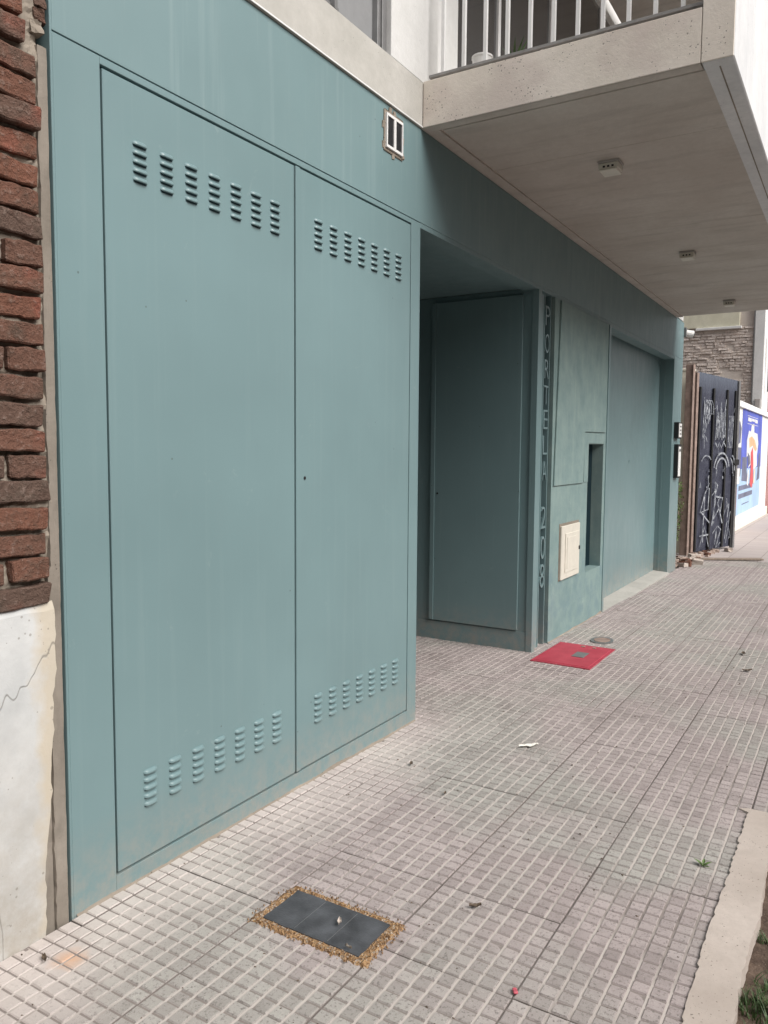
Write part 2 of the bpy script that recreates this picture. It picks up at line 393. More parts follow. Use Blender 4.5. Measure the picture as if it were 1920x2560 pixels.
def tile_mesh(seed, ny=8, nx=8):
    rr = random.Random(seed); V = []; F = []; MI = []; PV = {}
    W_, H_ = DX - .0018, (DY - .0018) * ny / 8.0 if ny < 8 else DY - .0018
    px = W_ / nx; py = H_ / ny; g = .0028; gx = .0026; sl = .0030; dep = .0038
    def q(a, mi):
        k = len(V); V.extend(a); F.append(tuple(range(k, k + len(a)))); MI.append(mi)
    for i in range(nx):
        for j in range(ny):
            x0 = i * px + gx; x1 = (i + 1) * px - gx; y0 = j * py + g; y1 = (j + 1) * py - g
            if i == 0: x0 = .002
            if i == nx - 1: x1 = W_ - .002
            if j == 0: y0 = .002
            if j == ny - 1: y1 = H_ - .002
            jit = lambda: rr.uniform(-.0003, .0003)
            h = rr.uniform(-.0009, .0004); hs_ = [h + rr.uniform(-.0008, .0008) for _ in range(4)]
            if rr.random() < .035: hs_[rr.randrange(4)] -= .005
            b = [(x0, y0), (x1, y0), (x1, y1), (x0, y1)]
            t = [(x0 + sl, y0 + sl), (x1 - sl, y0 + sl), (x1 - sl, y1 - sl), (x0 + sl, y1 - sl)]
            B = [(p[0], p[1], -dep) for p in b]; T = [(p[0] + jit(), p[1] + jit(), hh) for p, hh in zip(t, hs_)]
            pv = rr.random(); k = len(V); V.extend(B + T); F.append((k + 4, k + 5, k + 6, k + 7)); MI.append(0); PV[len(F) - 1] = pv
            for e in range(4):
                e2 = (e + 1) % 4; F.append((k + e, k + e2, k + 4 + e2, k + 4 + e)); MI.append(0)
    # groove floors: long strips (along the street) and cross strips
    zg = -dep + .0006
    for j in range(1, ny): q([(0, j * py - g - .001, zg), (W_, j * py - g - .001, zg), (W_, j * py + g + .001, zg), (0, j * py + g + .001, zg)], 1)
    for i in range(1, nx):
        for j in range(ny): q([(i * px - gx - .001, j * py + g, zg - .0003), (i * px + gx + .001, j * py + g, zg - .0003), (i * px + gx + .001, (j + 1) * py - g, zg - .0003), (i * px - gx - .001, (j + 1) * py - g, zg - .0003)], 2)
    q([(0, 0, -dep - .0004), (W_, 0, -dep - .0004), (W_, H_, -dep - .0004), (0, H_, -dep - .0004)], 2)
    for a, b in (((0, 0), (W_, 0)), ((W_, 0), (W_, H_)), ((W_, H_), (0, H_)), ((0, H_), (0, 0))):
        q([(a[0], a[1], -.02), (b[0], b[1], -.02), (b[0], b[1], -dep), (a[0], a[1], -dep)], 2)
    me = bpy.data.meshes.new('pavement_tile'); me.from_pydata(V, [], F)
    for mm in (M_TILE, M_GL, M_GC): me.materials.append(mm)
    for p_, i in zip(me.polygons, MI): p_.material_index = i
    at = me.attributes.new('pane', 'FLOAT', 'FACE')
    for i in range(len(F)): at.data[i].value = PV.get(i, .15)
    return me
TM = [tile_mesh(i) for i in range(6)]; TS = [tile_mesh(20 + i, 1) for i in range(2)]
def put_tile(me, x, y):
    o = bpy.data.objects.new('tile', me); link(o, pave)
    o.location = (x + .0009, y + .0009, G(x) + R.uniform(-.0022, .0012))
    o.rotation_euler = (R.uniform(-.003, .003), .0095 + R.uniform(-.003, .003), R.uniform(-.0025, .0025))
holes = [(1.70, 2.02, -.92, -.42), (5.05, 5.85, -.52, -.05)]
for i in range(-5, 27):
    x = X0 + DX * i
    if x < 3.3: rows = range(0, 4)
    elif x < 8.8: rows = range(0, 7)
    else: rows = range(0, 5)
    for j in rows:
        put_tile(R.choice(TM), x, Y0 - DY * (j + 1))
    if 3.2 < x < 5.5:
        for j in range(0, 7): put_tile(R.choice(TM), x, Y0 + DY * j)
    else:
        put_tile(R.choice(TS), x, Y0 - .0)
# far pavement: same tiles, too far to tell apart
s = NT('far_tile_pavement'); Wd = s.world()
bt = s.n('ShaderNodeTexBrick'); bt.offset = 0; bt.inputs['Scale'].default_value = 1; bt.inputs['Mortar Size'].default_value = .006
bt.inputs['Brick Width'].default_value = DX; bt.inputs['Row Height'].default_value = DY
bt.inputs['Color1'].default_value = (.40, .35, .34, 1); bt.inputs['Color2'].default_value = (.44, .395, .38, 1); bt.inputs['Mortar'].default_value = (.2, .17, .16, 1)
s.L(Wd, bt.inputs['Vector']); cc = s.mixc(s.ramp(s.noise(Wd, 1.2, 5), .4, .65, 0, .5), bt.outputs['Color'], (.42, .37, .34))
s.bump(s.noise(Wd, 60, 4), .5, .004); M_FARP = s.out(cc, .85)
fp = sloped('pavement', X0 + DX * 27, 300, -3.75, .4, 0, M_FARP); tag(fp, kind='structure')
fp2 = sloped('pavement', 8.95, X0 + DX * 27, -3.75, Y0 - DY * 5, -.002, M_FARP); tag(fp2, kind='structure')
lot = sloped('ground', 10.6, 60, .4, 60, -.03, M_SOIL); tag(lot, kind='structure')

# planter: cement border smeared over the tile edge, soil inside
rk = random.Random(3); ys = []; xs = []
x = -3.0
pane = DX / 8
while x < 3.36:
    d = rk.uniform(-.002, .002) + .008 * noise.noise(Vector((x * 2.3, 4, 0))); ys.append(-1.662 + d); xs.append(x)
    ys.append(-1.665 + d + rk.uniform(-.004, .004)); xs.append(x + pane * .72)
    x += pane
outer = [(a, b) for a, b in zip(xs, ys)] + [(3.385, -1.63), (3.405, -1.66), (3.40, -3.05)]
inner = []
for (a, b) in reversed(outer[:-3]): inner.append((a, -1.778 + .006 * math.sin(a * 9) + rk.uniform(-.003, .003)))
inner = [(3.29, -3.05), (3.285, -1.80), (3.24, -1.775)] + [p for p in inner if p[0] < 3.2]
poly = outer + inner
bm = bmesh.new()
top = [bm.verts.new((a, b, G(a) + .006)) for a, b in poly]
f0 = bm.faces.new(top); ex = bmesh.ops.extrude_face_region(bm, geom=[f0])
for v in [e for e in ex['geom'] if isinstance(e, bmesh.types.BMVert)]: v.co.z -= .16
bmesh.ops.recalc_face_normals(bm, faces=bm.faces)
me = bpy.data.meshes.new('planter_kerb'); bm.to_mesh(me); bm.free(); me.materials.append(M_KERB)
pk = link(bpy.data.objects.new('kerb', me)); tag(pk, kind='structure')
# soil
V = []; F = []; NX, NY = 90, 24
for i in range(NX + 1):
    for j in range(NY + 1):
        a = -3 + 6.4 * i / NX; b = -3.1 + 1.36 * j / NY
        V.append((a, b, G(a) - .045 + .02 * noise.noise(Vector((a * 6, b * 6, 0))) + .008 * noise.noise(Vector((a * 25, b * 25, 3)))))
for i in range(NX):
    for j in range(NY):
        k = i * (NY + 1) + j; F.append((k, k + NY + 1, k + NY + 2, k + 1))
so = mesh_obj('soil', V, F, M_SOIL, smooth=True); tag(so, kind='structure')
# grass tufts
def blades(name, cx, cy, n, rad, h, mat, base=None):
    V = []; F = []; rr = random.Random(int(cx * 1000) + n)
    for _ in range(n):
        a = rr.uniform(0, math.tau); q = rad * math.sqrt(rr.random()); px, py = cx + math.cos(a) * q, cy + math.sin(a) * q
        hh = h * rr.uniform(.5, 1.1); dx = rr.uniform(-1, 1); dy = rr.uniform(-1, 1); wd = rr.uniform(.0015, .0035); t = math.atan2(dy, dx) + 1.57
        ox, oy = math.cos(t) * wd, math.sin(t) * wd; z0 = (G(px) - .05) if base is None else base; k = len(V)
        for s_ in (0, .4, .75, 1):
            bend = s_ * s_ * .7 * hh; ww = (1 - s_ * .95)
            c = (px + dx * bend, py + dy * bend, z0 + hh * s_ * (1 - .25 * s_))
            V += [(c[0] - ox * ww, c[1] - oy * ww, c[2]), (c[0] + ox * ww, c[1] + oy * ww, c[2])]
        F += [(k, k + 1, k + 3, k + 2), (k + 2, k + 3, k + 5, k + 4), (k + 4, k + 5, k + 7, k + 6)]
    return mesh_obj(name, V, F, mat)
V = []
gobjs = [blades('grass', 2.20, -1.83, 150, .055, .075, M_LEAFD), blades('grass', 2.06, -1.88, 180, .07, .07, M_LEAFD), blades('grass', 2.55, -1.80, 26, .02, .04, M_LEAFD),
         blades('grass', 1.8, -2.1, 120, .15, .07, M_LEAFD), blades('grass', 2.9, -2.1, 90, .15, .06, M_LEAFD), blades('grass', 2.31, -1.84, 60, .05, .05, M_DRY)]
bm = bmesh.new()
for o in gobjs: bm.from_mesh(o.data)
me = bpy.data.meshes.new('grass'); bm.to_mesh(me); bm.free(); me.materials.append(M_LEAFD)
for o in gobjs: bpy.data.objects.remove(o)
ga = link(bpy.data.objects.new('grass', me)); tag(ga, 'green grass tufts growing in the soil of the planter strip', 'grass', kind='stuff')

# ================================================================== THE TEAL BUILDING
B = empty('apartment_building', (1.467, 0, 0))
B.location = (0, 0, 0)
tag(B, 'modern apartment building with teal metal street front and raw concrete balcony', 'building')
XL, XE, ZT = 1.467, 10.56, 3.075     # left edge, right end, top of teal
DX0, DX1, DZ0, DZ1 = 1.628, 3.520, .076, 2.586   # opening of the louvred double door
def P_(name, b, mat=M_TEAL, parent=None, bevel=.0012): return bx(name, b, mat, parent or B, bevel)
P_('cladding_panel', (XL, DX0, 0, .10, -.12, 2.6085))                 # left strip
P_('cladding_panel', (DX1, 3.614, 0, .10, -.12, 2.6085))              # right strip
P_('plinth', (DX0 + .0005, DX1 - .0005, 0, .09, -.12, DZ0))           # under the doors
P_('head_rail', (DX0 + .0005, DX1 - .0005, 0, .09, DZ1, 2.6085))      # strip over the doors
P_('lintel_panel', [(XL, XE, 0, .14, 2.6125, ZT - .0006)], M_TEAL_UP)
P_('lintel_lip', [(3.6145, 7.1995, .002, .13, 2.586, 2.612)], M_TEAL_UP)
P_('lintel_lip', [(7.2, 10.05, .002, .13, 2.572, 2.612)], M_TEAL_UP)
P_('corner_trim', (XL - .008, XL - .0005, -.0008, .06, -.12, ZT), M_TEAL)
for xa, xb in ((1.475, 3.605), (5.70, 7.19)):
    V = []; F = []; n_ = int((xb - xa) / .012)
    for i in range(n_ + 1):
        x = xa + (xb - xa) * i / n_; w0 = .006 + .016 * max(0, noise.noise(Vector((x * 5, 3, 0)))) + .006 * noise.noise(Vector((x * 40, 1, 0))); h0 = .006 + .030 * max(0, noise.noise(Vector((x * 4, 9, 2)))) + .004 * noise.noise(Vector((x * 60, 1, 4)))
        V += [(x, -abs(w0) - .002, G(x) - .003), (x, -abs(w0) * .6, G(x) + h0 * .4), (x, .001, G(x) + abs(h0))]
    for i in range(n_):
        for j in (0, 1): k = i * 3 + j; F.append((k, k + 3, k + 4, k + 1))
    mesh_obj('base_mortar', V, F, M_MORTAR, B)
bx('door_backing', (DX0, DX1, .094, .10, DZ0, DZ1), M_BLACK, B)

def louver_mesh():
    V = []; F = []; n = 10; wd = .0285; prof = [(.0095, .0), (.0085, -.0050), (.0045, -.0095), (-.002, -.0118), (-.0055, -.0112), (-.0062, -.0088), (-.0050, -.003)]
    for i in range(n + 1):
        t = -1 + 2 * i / n; x_ = t * wd; k = (1 - abs(t) ** 4) ** .5 if abs(t) < 1 else 0
        for (z_, y_) in prof: V.append((x_, y_ * k - .0002, z_ * (.55 + .45 * k)))
    m_ = len(prof); MI = []
    for i in range(n):
        for j in range(m_ - 1):
            F.append((i * m_ + j, i * m_ + j + 1, (i + 1) * m_ + j + 1, (i + 1) * m_ + j)); MI.append(0)
    k = len(V); V += [(-wd * .93, -.0006, -.0038), (wd * .93, -.0006, -.0038), (wd * .93, -.0006, -.0095), (-wd * .93, -.0006, -.0095)]  # dark quad: shade inside the slot put into its colour
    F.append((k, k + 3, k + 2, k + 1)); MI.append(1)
    me = bpy.data.meshes.new('louver'); me.from_pydata(V, [], F); me.materials.append(M_TEAL); me.materials.append(M_RECESS_SHADE)
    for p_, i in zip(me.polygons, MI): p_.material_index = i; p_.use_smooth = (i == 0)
    return me
LM = louver_mesh()
def leaf(x0, x1, cx0, pitch, label):
    d = bx('door', (x0, x1, .0015, .032, DZ0 + .008, DZ1 - .008), M_TEAL, B, .0015); d['label'] = label
    for zt in (2.399, .374):
        for c in range(7):
            for k in range(5):
                o = bpy.data.objects.new('louver', LM); link(o, d); o.location = (cx0 + c * pitch, .0015, zt - k * .0272)
    return d
dl = leaf(DX0 + .009, 2.5645, 1.775, .1112, 'wide left leaf with louvre slots')
dr = leaf(2.5700, DX1 - .005, 2.727, .1110, 'narrower looking right leaf with keyhole')
bx('cover_strip', (2.5700, 2.600, -.0025, .0012, DZ0 + .008, DZ1 - .007), M_TEAL, dr, .001)
cyl('keyhole', (2.632, .0014, 1.33), (2.632, -.0012, 1.33), .007, M_BLACK, dr)

# recessed entrance
XA = 5.37
P_('recess_wall', (XA, XA + .05, .05, 4.55, -.12, 2.598))
P_('recess_wall', (3.614, XA, 4.50, 4.56, -.12, 2.598))
P_('recess_wall', (3.56, 3.6135, .10, 4.50, -.12, 2.598))
P_('recess_ceiling', (3.614, XA, .141, 4.50, 2.600, 2.66))
ad = bx('door', (XA - .022, XA - .002, .115, .84, .135, 2.555), M_TEAL, B, .002); ad['label'] = 'plain service door in the dark entrance recess'
bx('hinge_strip', (XA - .030, XA - .0225, .805, .838, .137, 2.553), M_TEAL, ad, .001)
cyl('lock', (XA - .022, .78, 1.12), (XA - .025, .78, 1.12), .008, M_BLACK, ad)
P_('skirting', (XA - .008, XA - .0005, .05, 4.495, -.10, .125))
P_('corner_post', (XA - .012, XA + .045, .0, .048, -.12, 2.585))
P_('channel_plate', (XA + .0455, XA + .175, .030, .08, -.12, 2.585))
bx('channel_back', (XA + .176, 5.80, .215, .24, -.12, 2.585), M_RECESS_SHADE, B)  # dark colour stands in for shade inside the letter channel
P_('channel_flange', (XA + .176, XA + .188,   .026, .214, -.12, 2.585))
P_('channel_flange', (XA + .288, XA + .298, .020, .214, -.12, 2.585))

# painted cement wall with niche
def wall_with_hole(name, x0b, x0t, x1, z0, z1, y, hole, mat, thick=.12):
    hx0, hx1, hz0, hz1 = hole
    V = []; F = []
    o = prism(name, [(x0b, z0), (hx0, z0), (hx0, z1), (x0t, z1)], 'y', y, y + thick, mat, B, 0)
    return o
bx('render_wall', [(5.70, 6.6195, 0, .10, -.12, 2.585), (7.0755, 7.15, 0, .10, -.12, 2.585), (6.62, 7.075, 0, .10, -.12, .41), (6.62, 7.075, 0, .10, 1.512, 2.585)], M_TCEM, B)
bx('niche_lining', [(6.60, 6.6185, .101, .60, .39, 1.53), (7.0765, 7.10, .101, .60, .39, 1.53), (6.62, 7.075, .57, .60, .39, 1.53), (6.62, 7.075, .101, .569, .395, .409), (6.62, 7.075, .101, .569, 1.513, 1.53)], M_RECESS_SHADE, B)  # lining colour carries the shade inside the niche
prism('render_slab', [(5.735, 1.185), (6.462, 1.185), (6.485, 1.612), (7.092, 1.618), (7.092, 2.575), (5.815, 2.580)], 'y', -.013, -.0005, M_TCEM, B, .0025)
bx('niche_surround', [(6.50, 6.612, -.006, -.0008, 1.19, 1.60), (6.6125, 7.09, -.006, -.0008, 1.516, 1.60)], M_TCEM, B, .001)
P_('jamb_trim', (7.1505, 7.20, -.008, .15, -.12, 2.583))
# garage
gd = bx('garage_door', (7.201, 10.039, .165, .20, G(8.6) - .005, 2.60), M_TEAL, B, .002)
bx('door_knob', (8.66, 8.69, .160, .1645, 1.33, 1.36), M_TEAL, gd, .002)
P_('garage_jamb', (10.045, XE, 0, .10, -.12, 2.6115)); P_('garage_jamb', (10.040, 10.10, .1005, .22, -.12, 2.6115))
bx('jamb_groove_strip', (10.036, 10.0395, .112, .118, -.1, 2.57), M_TEAL, B)
P_('garage_head', (7.201, 10.039, .131, .22, 2.60, 2.66))
th = prism('threshold', [(-.03, G(8.6) - .10), (-.03, G(8.6) + .004), (.0, G(8.6) + .010), (.164, G(8.6) + .022), (.164, G(8.6) - .10)], 'x', 7.201, 10.044, M_THRESH, B)
# building body behind the front, so the place is solid from other angles
bx('side_wall', (10.42, 10.55, .23, 9, -.3, 9), M_WALLC, B)

# concrete beam, upper storey
bx('concrete_beam', (XL, 3.608, -.010, .16, ZT, 3.298), M_BEAM, B, .004)
bx('beam_trim', (XL, 3.608, -.0125, -.0103, ZT + .001, ZT + .007), M_WHITE, B)
bx('upper_wall', [(3.300, 3.772, -.006, .30, 3.299, 6.4), (XL, 2.05, -.006, .30, 3.299, 6.4), (2.0505, 3.2995, -.006, .30, 5.3, 6.4)], M_WALLC, B, .003)
wn = bx('window', [(3.262, 3.299, .02, .08, 3.299, 5.3), (2.051, 2.09, .02, .08, 3.299, 5.3), (2.0905, 3.2615, .02, .08, 3.299, 3.325)], M_GREY, B, .002); wn['label'] = 'grey framed upper window with blind'
bx('frame', (3.236, 3.2615, .03, .07, 3.326, 5.3), M_CHROME, wn, .001)
bx('blind', (2.90, 3.2355, .06, .065, 3.326, 5.3), M_SHUT, wn)
bx('pane', (2.0905, 2.8995, .07, .075, 3.326, 5.3), M_GLASSL, wn)
for q in ((2.0905, 3.2, .0, .018, 3.350, 3.362), (2.0905, 3.2, .0, .018, 3.335, 3.341)):
    pass
for xx in (2.36, 2.60, 2.84):
    bx('guard_bar', (xx, xx + .022, -.002, .018, 3.305, 4.3), M_GREY, wn)
for zz in (3.322, 3.395):
    bx('guard_rail', (2.0905, 2.90, .019, .03, zz, zz + .013), M_GREY, wn)

# balcony
ZS = 3.075; YB = -1.463; XB0, XB1 = 3.612, 10.10
slab = bx('balcony_slab', (XB0, XB1, YB + .13, -.0005, ZS + .012, 3.298), M_FASCIA, B, .003)
JX = [XB0 + .075, 4.355, 5.21, 6.05, 6.87, 7.70, 8.52, 9.33, XB1 - .05]
for a, b in zip(JX[:-1], JX[1:]):
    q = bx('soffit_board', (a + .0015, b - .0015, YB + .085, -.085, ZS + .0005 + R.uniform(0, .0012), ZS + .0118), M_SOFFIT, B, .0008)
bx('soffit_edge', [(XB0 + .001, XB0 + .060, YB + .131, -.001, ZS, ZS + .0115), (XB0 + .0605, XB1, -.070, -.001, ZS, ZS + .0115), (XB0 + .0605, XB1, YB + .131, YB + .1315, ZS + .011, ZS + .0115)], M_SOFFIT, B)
par = bx('balcony_parapet', [(XB0 + .001, XB1, YB, YB + .127, ZS, 4.35)], M_PARAP, B, .005)
bx('soffit_edge', (XB0 + .062, XB1, YB + .0605, YB + .0665, ZS - .0012, ZS - .0002), M_MORTAR, par)
bx('end_fascia', (XB0 - .007, XB0 + .0005, YB + .002, YB + .1275, ZS + .001, 4.345), M_FASCIA, B, .002)
bx('end_fascia', (XB0 - .006, XB0 - .0002, YB + .1305, -.012, ZS + .001, 3.300), M_FASCIA, B, .002)
rl = bx('railing', [(3.630, 3.672, YB + .128, -.03, 3.322, 3.336)], M_RAIL, B, .001); rl['label'] = 'white railing bars on a grey bottom rail'
bx('top_rail', (3.632, 3.670, YB + .128, -.03, 4.30, 4.33), M_RAIL, rl)
for i in range(11):
    yb = -.10 - .1147 * i
    bx('bar', (3.642, 3.660, yb - .0085, yb + .0085, 3.3362, 4.2995), M_WHITE, rl)
for yy in (-.36, -.62, -.92): bx('foot', (3.645, 3.655, yy - .006, yy + .006, 3.2995, 3.3218), M_WHITE, rl)
bx('floor_slab', (3.6125, 10.5, .0, 9, ZS + .0125, 3.2975), M_WALLC, B)
# flat behind the balcony
for q in ((3.7725, 4.62), (9.2, 10.5)): bx('balcony_wall', (q[0], q[1], .30, .42, 3.299, 5.78), M_WALLC, B)
sd_ = bx('sliding_door', (4.6205, 9.1995, .345, .38, 3.299, 3.345), M_WHITE, B); bx('head_track', (4.6205, 9.1995, .36, .38, 5.70, 5.78), M_WHITE, sd_)
for a, b in ((4.68, 5.36), (5.44, 6.42), (6.52, 7.8), (7.88, 9.14)): bx('pane', (a, b, .365, .372, 3.346, 5.699), M_GLASS, sd_)
for a in (4.6205, 5.365, 6.425, 6.475, 7.802, 9.141): bx('stile', (a, a + .045, .35, .385, 3.346, 5.699), M_WHITE, sd_)
bx('upper_balcony', [(3.64, 10.1, -1.45, .299, 5.781, 6.05)], M_SOFFIT, B, .003)
for xx in (4.9, 6.1, 7.3, 8.5): bx('upper_soffit_joint', (xx, xx + .02, -1.4, .28, 5.778, 5.7805), M_LAMPB, B)
# roof and rear so nothing is hollow
bx('upper_storeys', [(XL, 10.5, .43, 9, 3.299, 9), (XL, 10.4, 4.6, 9, -.3, 3.298)], M_WALLC, B)

# ---------------------------------------------------------------- sign letters PORTELA 208
SG = empty('house_sign', (5.60, .02, .42)); tag(SG, 'vertical metal letters reading PORTELA 208 on the narrow post beside the entrance', 'sign')
def glyph(ch, xc, z0, z1, wd, name):
    cu = bpy.data.curves.new('glyph', 'FONT'); cu.body = ch; cu.size = 1; cu.extrude = .02; cu.offset = -.012
    tmp = bpy.data.objects.new('tmp', cu); COL.objects.link(tmp)
    dg = bpy.context.evaluated_depsgraph_get(); me = bpy.data.meshes.new_from_object(tmp.evaluated_get(dg)); COL.objects.unlink(tmp); bpy.data.objects.remove(tmp)
    xs_ = [v.co.x for v in me.vertices]; ys_ = [v.co.y for v in me.vertices]
    sx = wd / (max(xs_) - min(xs_)); sz = (z1 - z0) / (max(ys_) - min(ys_)); mx = (max(xs_) + min(xs_)) / 2; my = min(ys_)
    for v in me.vertices:
        v.co = ((v.co.x - mx) * sx, -v.co.z * .30 - .0, (v.co.y - my) * sz)
    bm = bmesh.new(); bm.from_mesh(me); bmesh.ops.recalc_face_normals(bm, faces=bm.faces); bm.to_mesh(me); bm.free()
    me.materials.clear(); me.materials.append(M_SIGN)
    o = bpy.data.objects.new(name, me); link(o, SG); o.location = (xc - 5.60, 0.005, z0 - .42)
M_SIGN = teal_paint('teal_sign_metal', .9, .3)
LT = [('P', 2.504, 2.365), ('O', 2.304, 2.168), ('R', 2.118, 1.980), ('T', 1.930, 1.793), ('E', 1.752, 1.612), ('L', 1.562, 1.424), ('A', 1.372, 1.232)]
for ch, a, b in LT: glyph(ch, 5.600, b, a, .088, 'letter')
for ch, a, b in (('2', 1.037, .870), ('0', .813, .643), ('8', .602, .425)): glyph(ch, 5.603, b, a, .088, 'digit')
for i, z in enumerate((2.43, 2.23, 2.05, 1.86, 1.68, 1.49, 1.30, .95, .73, .51)):
    bx('pin', (-.004, .004, .012, .194, z - .42 - .004, z - .42 + .004), M_SIGN, SG)

# ---------------------------------------------------------------- things on the facade
VE = empty('wall_vent', (3.33, 0, 2.95)); tag(VE, 'white rimmed double ventilation grille set in the teal wall under the concrete beam', 'vent')
bx('hole_edge', (-.088, .088, -.0042, -.0010, -.094, .094), M_MORTAR, VE, .004)
for cx_ in (-.0385, .0385):
    fr = bx('frame', [(cx_ - .038, cx_ - .029, -.014, -.0045, -.078, .078), (cx_ + .029, cx_ + .038, -.014, -.0045, -.078, .078), (cx_ - .0288, cx_ + .0288, -.014, -.0045, .066, .078), (cx_ - .0288, cx_ + .0288, -.014, -.0045, -.078, -.066)], M_WHITE, VE)
    bx('mesh_panel', (cx_ - .0285, cx_ + .0285, -.009, -.0046, -.0655, .0655), M_BLACK, VE)
    for k in range(3): bx('slat', (cx_ - .012 + k * .012 - .0008, cx_ - .012 + k * .012 + .0008, -.0115, -.0092, -.0655, .0655), M_COVER, VE)
# crumbled hole around the vent
for k, (a, b) in enumerate([(-.09, .02), (-.088, -.07), (.088, .0), (.01, .095), (.0, -.096), (-.03, .098), (.09, -.07)]):
    o = lump('chip', (a, -.002, b), (.022, .006, .03), M_MORTAR, VE, k)

MB_ = empty('meter_box', (6.155, 0, .65)); tag(MB_, 'ivory plastic meter box cover in the teal cement wall beside the garage', 'meter box')
bx('recess_rim', (-.245, .245, -.003, -.0008, -.222, .232), M_MORTAR, MB_)
bx('frame', (-.232, .228, -.020, -.0035, -.215, .212), M_OFFW, MB_, .004)
bx('door', (-.150, .185, -.026, -.0205, -.165, .150), M_OFFW, MB_, .003)
bx('door_inset', (-.115, .150, -.029, -.0262, -.135, .118), M_OFFW, MB_, .002)
bx('latch', (.196, .224, -.028, -.0205, -.010, .022), M_BLACK, MB_, .003)

for nm, lab, xl, b in (('ceiling_lamp', 'square ceiling lamp under the balcony, nearest to the camera', 4.56, 0), ('ceiling_lamp', 'middle one of three small square ceiling lamps under the balcony', 6.87, 0), ('ceiling_lamp', 'farthest small ceiling lamp under the balcony, near its far end', 9.25, 0)):
    c = empty(nm, (xl, -.70, ZS)); tag(c, lab, 'ceiling lamp', 'ceiling lamps under the balcony'); c.scale = (.8, .8, .9)
    bx('base', (-.065, .065, -.075, .075, -.012, -.0002), M_LAMPB, c, .002)
    bx('body', (-.060, .060, -.070, .070, -.052, -.0122), M_OFFW, c, .006)
    bx('diffuser', (-.072, .072, -.062, .062, -.064, -.0522), M_OFFW, c, .005)
    for k in (-.03, 0, .03): bx('slot', (-.0612, -.0602, k - .008, k + .008, -.042, -.030), M_BLACK, c)

IC = empty('intercom', (10.26, 0, 1.715)); tag(IC, 'small white intercom panel with black side on the far teal pilaster', 'intercom')
bx('body', (-.11, .11, -.055, -.0005, -.10, .10), M_BLACK, IC, .004); bx('face', (-.095, .06, -.062, -.0555, -.085, .085), M_WHITE, IC, .003)
for k in range(3): bx('button', (-.06, .02, -.066, -.0622, -.05 + k * .045, -.035 + k * .045), M_GREY, IC)
JB = empty('key_box', (10.30, 0, 1.335)); tag(JB, 'tall narrow white box with dark edge below the intercom', 'box')
bx('body', (-.10, .10, -.050, -.0005, -.21, .21), M_BLACK, JB, .004); bx('face', (-.085, .05, -.057, -.0505, -.19, .18), M_WHITE, JB, .003); bx('cap', (-.07, .03, -.060, -.0573, .12, .15), M_GREY, JB)
SC = empty('security_camera', (10.61, .02, 2.96)); tag(SC, 'small security camera with dark lens on the far end of the teal lintel', 'camera')
bx('mount', (-.048, .0, -.05, .05, -.06, .06), M_GREY, SC, .004); cyl('housing', (.0, .0, .0), (.06, -.11, -.02), .045, M_WHITE, SC); cyl('lens', (.061, -.112, -.0205), (.066, -.122, -.022), .032, M_BLACK, SC)

PT = empty('flower_pot', (3.90, -.20, 3.299)); PT.scale = (.62, .62, .62); tag(PT, 'round white pot behind the balcony railing', 'pot')
cyl('pot', (0, 0, 0), (0, 0, .30), .055, M_WHITE, PT, 20, .085); cyl('rim', (0, 0, .3002), (0, 0, .315), .090, M_WHITE, PT, 20)
DP = empty('potted_plant', (3.86, -.40, 3.299)); tag(DP, 'dark small potted plant beside the white pot on the balcony floor', 'plant')
cyl('pot', (0, 0, 0), (0, 0, .09), .03, M_WHITE, DP, 14, .04)
for k in range(9):
    a = k * .7; V = [(0, 0, .08), (.02 * math.cos(a) + .01, .02 * math.sin(a), .13), (.07 * math.cos(a), .07 * math.sin(a), .15 + .01 * k), (.02 * math.cos(a) - .01, .02 * math.sin(a) + .01, .13)]
    mesh_obj('leaf', V, [(0, 1, 2, 3)], M_LEAFD, DP)

# ================================================================== OLD BRICK WALL at the left
OW = empty('brick_wall', (0, 0, 0)); tag(OW, 'old weathered brick wall with white plaster below, left of the teal front', 'wall')
bx('mortar', (-3, 1.44, .034, .30, .99, 4.6), M_MORTAR, OW)
V = []; F = []; nx_, nz_ = 130, 220
for i in range(nx_ + 1):
    for j in range(nz_ + 1):
        a = -.12 + 1.55 * i / nx_; b = .992 + 2.65 * j / nz_
        V.append((a, .014 + .016 * noise.noise(Vector((a * 16, b * 22, 0))) + .007 * noise.noise(Vector((a * 60, b * 60, 3))), b))
for i in range(nx_):
    for j in range(nz_): k = i * (nz_ + 1) + j; F.append((k, k + nz_ + 1, k + nz_ + 2, k + 1))
mesh_obj('crumbly_mortar', V, F, M_MORTAR, OW)
def brick_mesh(seed, L, H=.060, D=.075, bv=.004):
    bm = bmesh.new(); bmesh.ops.create_cube(bm, size=1)
    for v in bm.verts: v.co.x *= L; v.co.z *= H; v.co.y *= D
    bmesh.ops.bevel(bm, geom=list(bm.edges), offset=bv, segments=1, affect='EDGES')
    le = [e for e in bm.edges if abs(e.verts[0].co.x - e.verts[1].co.x) > L * .5]
    bmesh.ops.subdivide_edges(bm, edges=le, cuts=9)
    for v in bm.verts:
        n1 = noise.noise_vector(v.co * 24 + Vector((seed * 3.1, seed, 0))); n2 = noise.noise_vector(v.co * 8 + Vector((0, seed * 5.7, 0)))
        n3 = noise.noise_vector(v.co * 60 + Vector((seed, 0, seed)))
        v.co += n1 * .0045 + n2 * .005 + n3 * .0030
    me = bpy.data.meshes.new('brick'); bm.to_mesh(me); bm.free(); me.materials.append(M_BRICK)
    return me
BL = [brick_mesh(i, .235) for i in range(6)]; BS = [brick_mesh(10 + i, .112) for i in range(4)]; BQ = [brick_mesh(30 + i, .165) for i in range(3)]
z = 1.035; row = 0; nb = 0
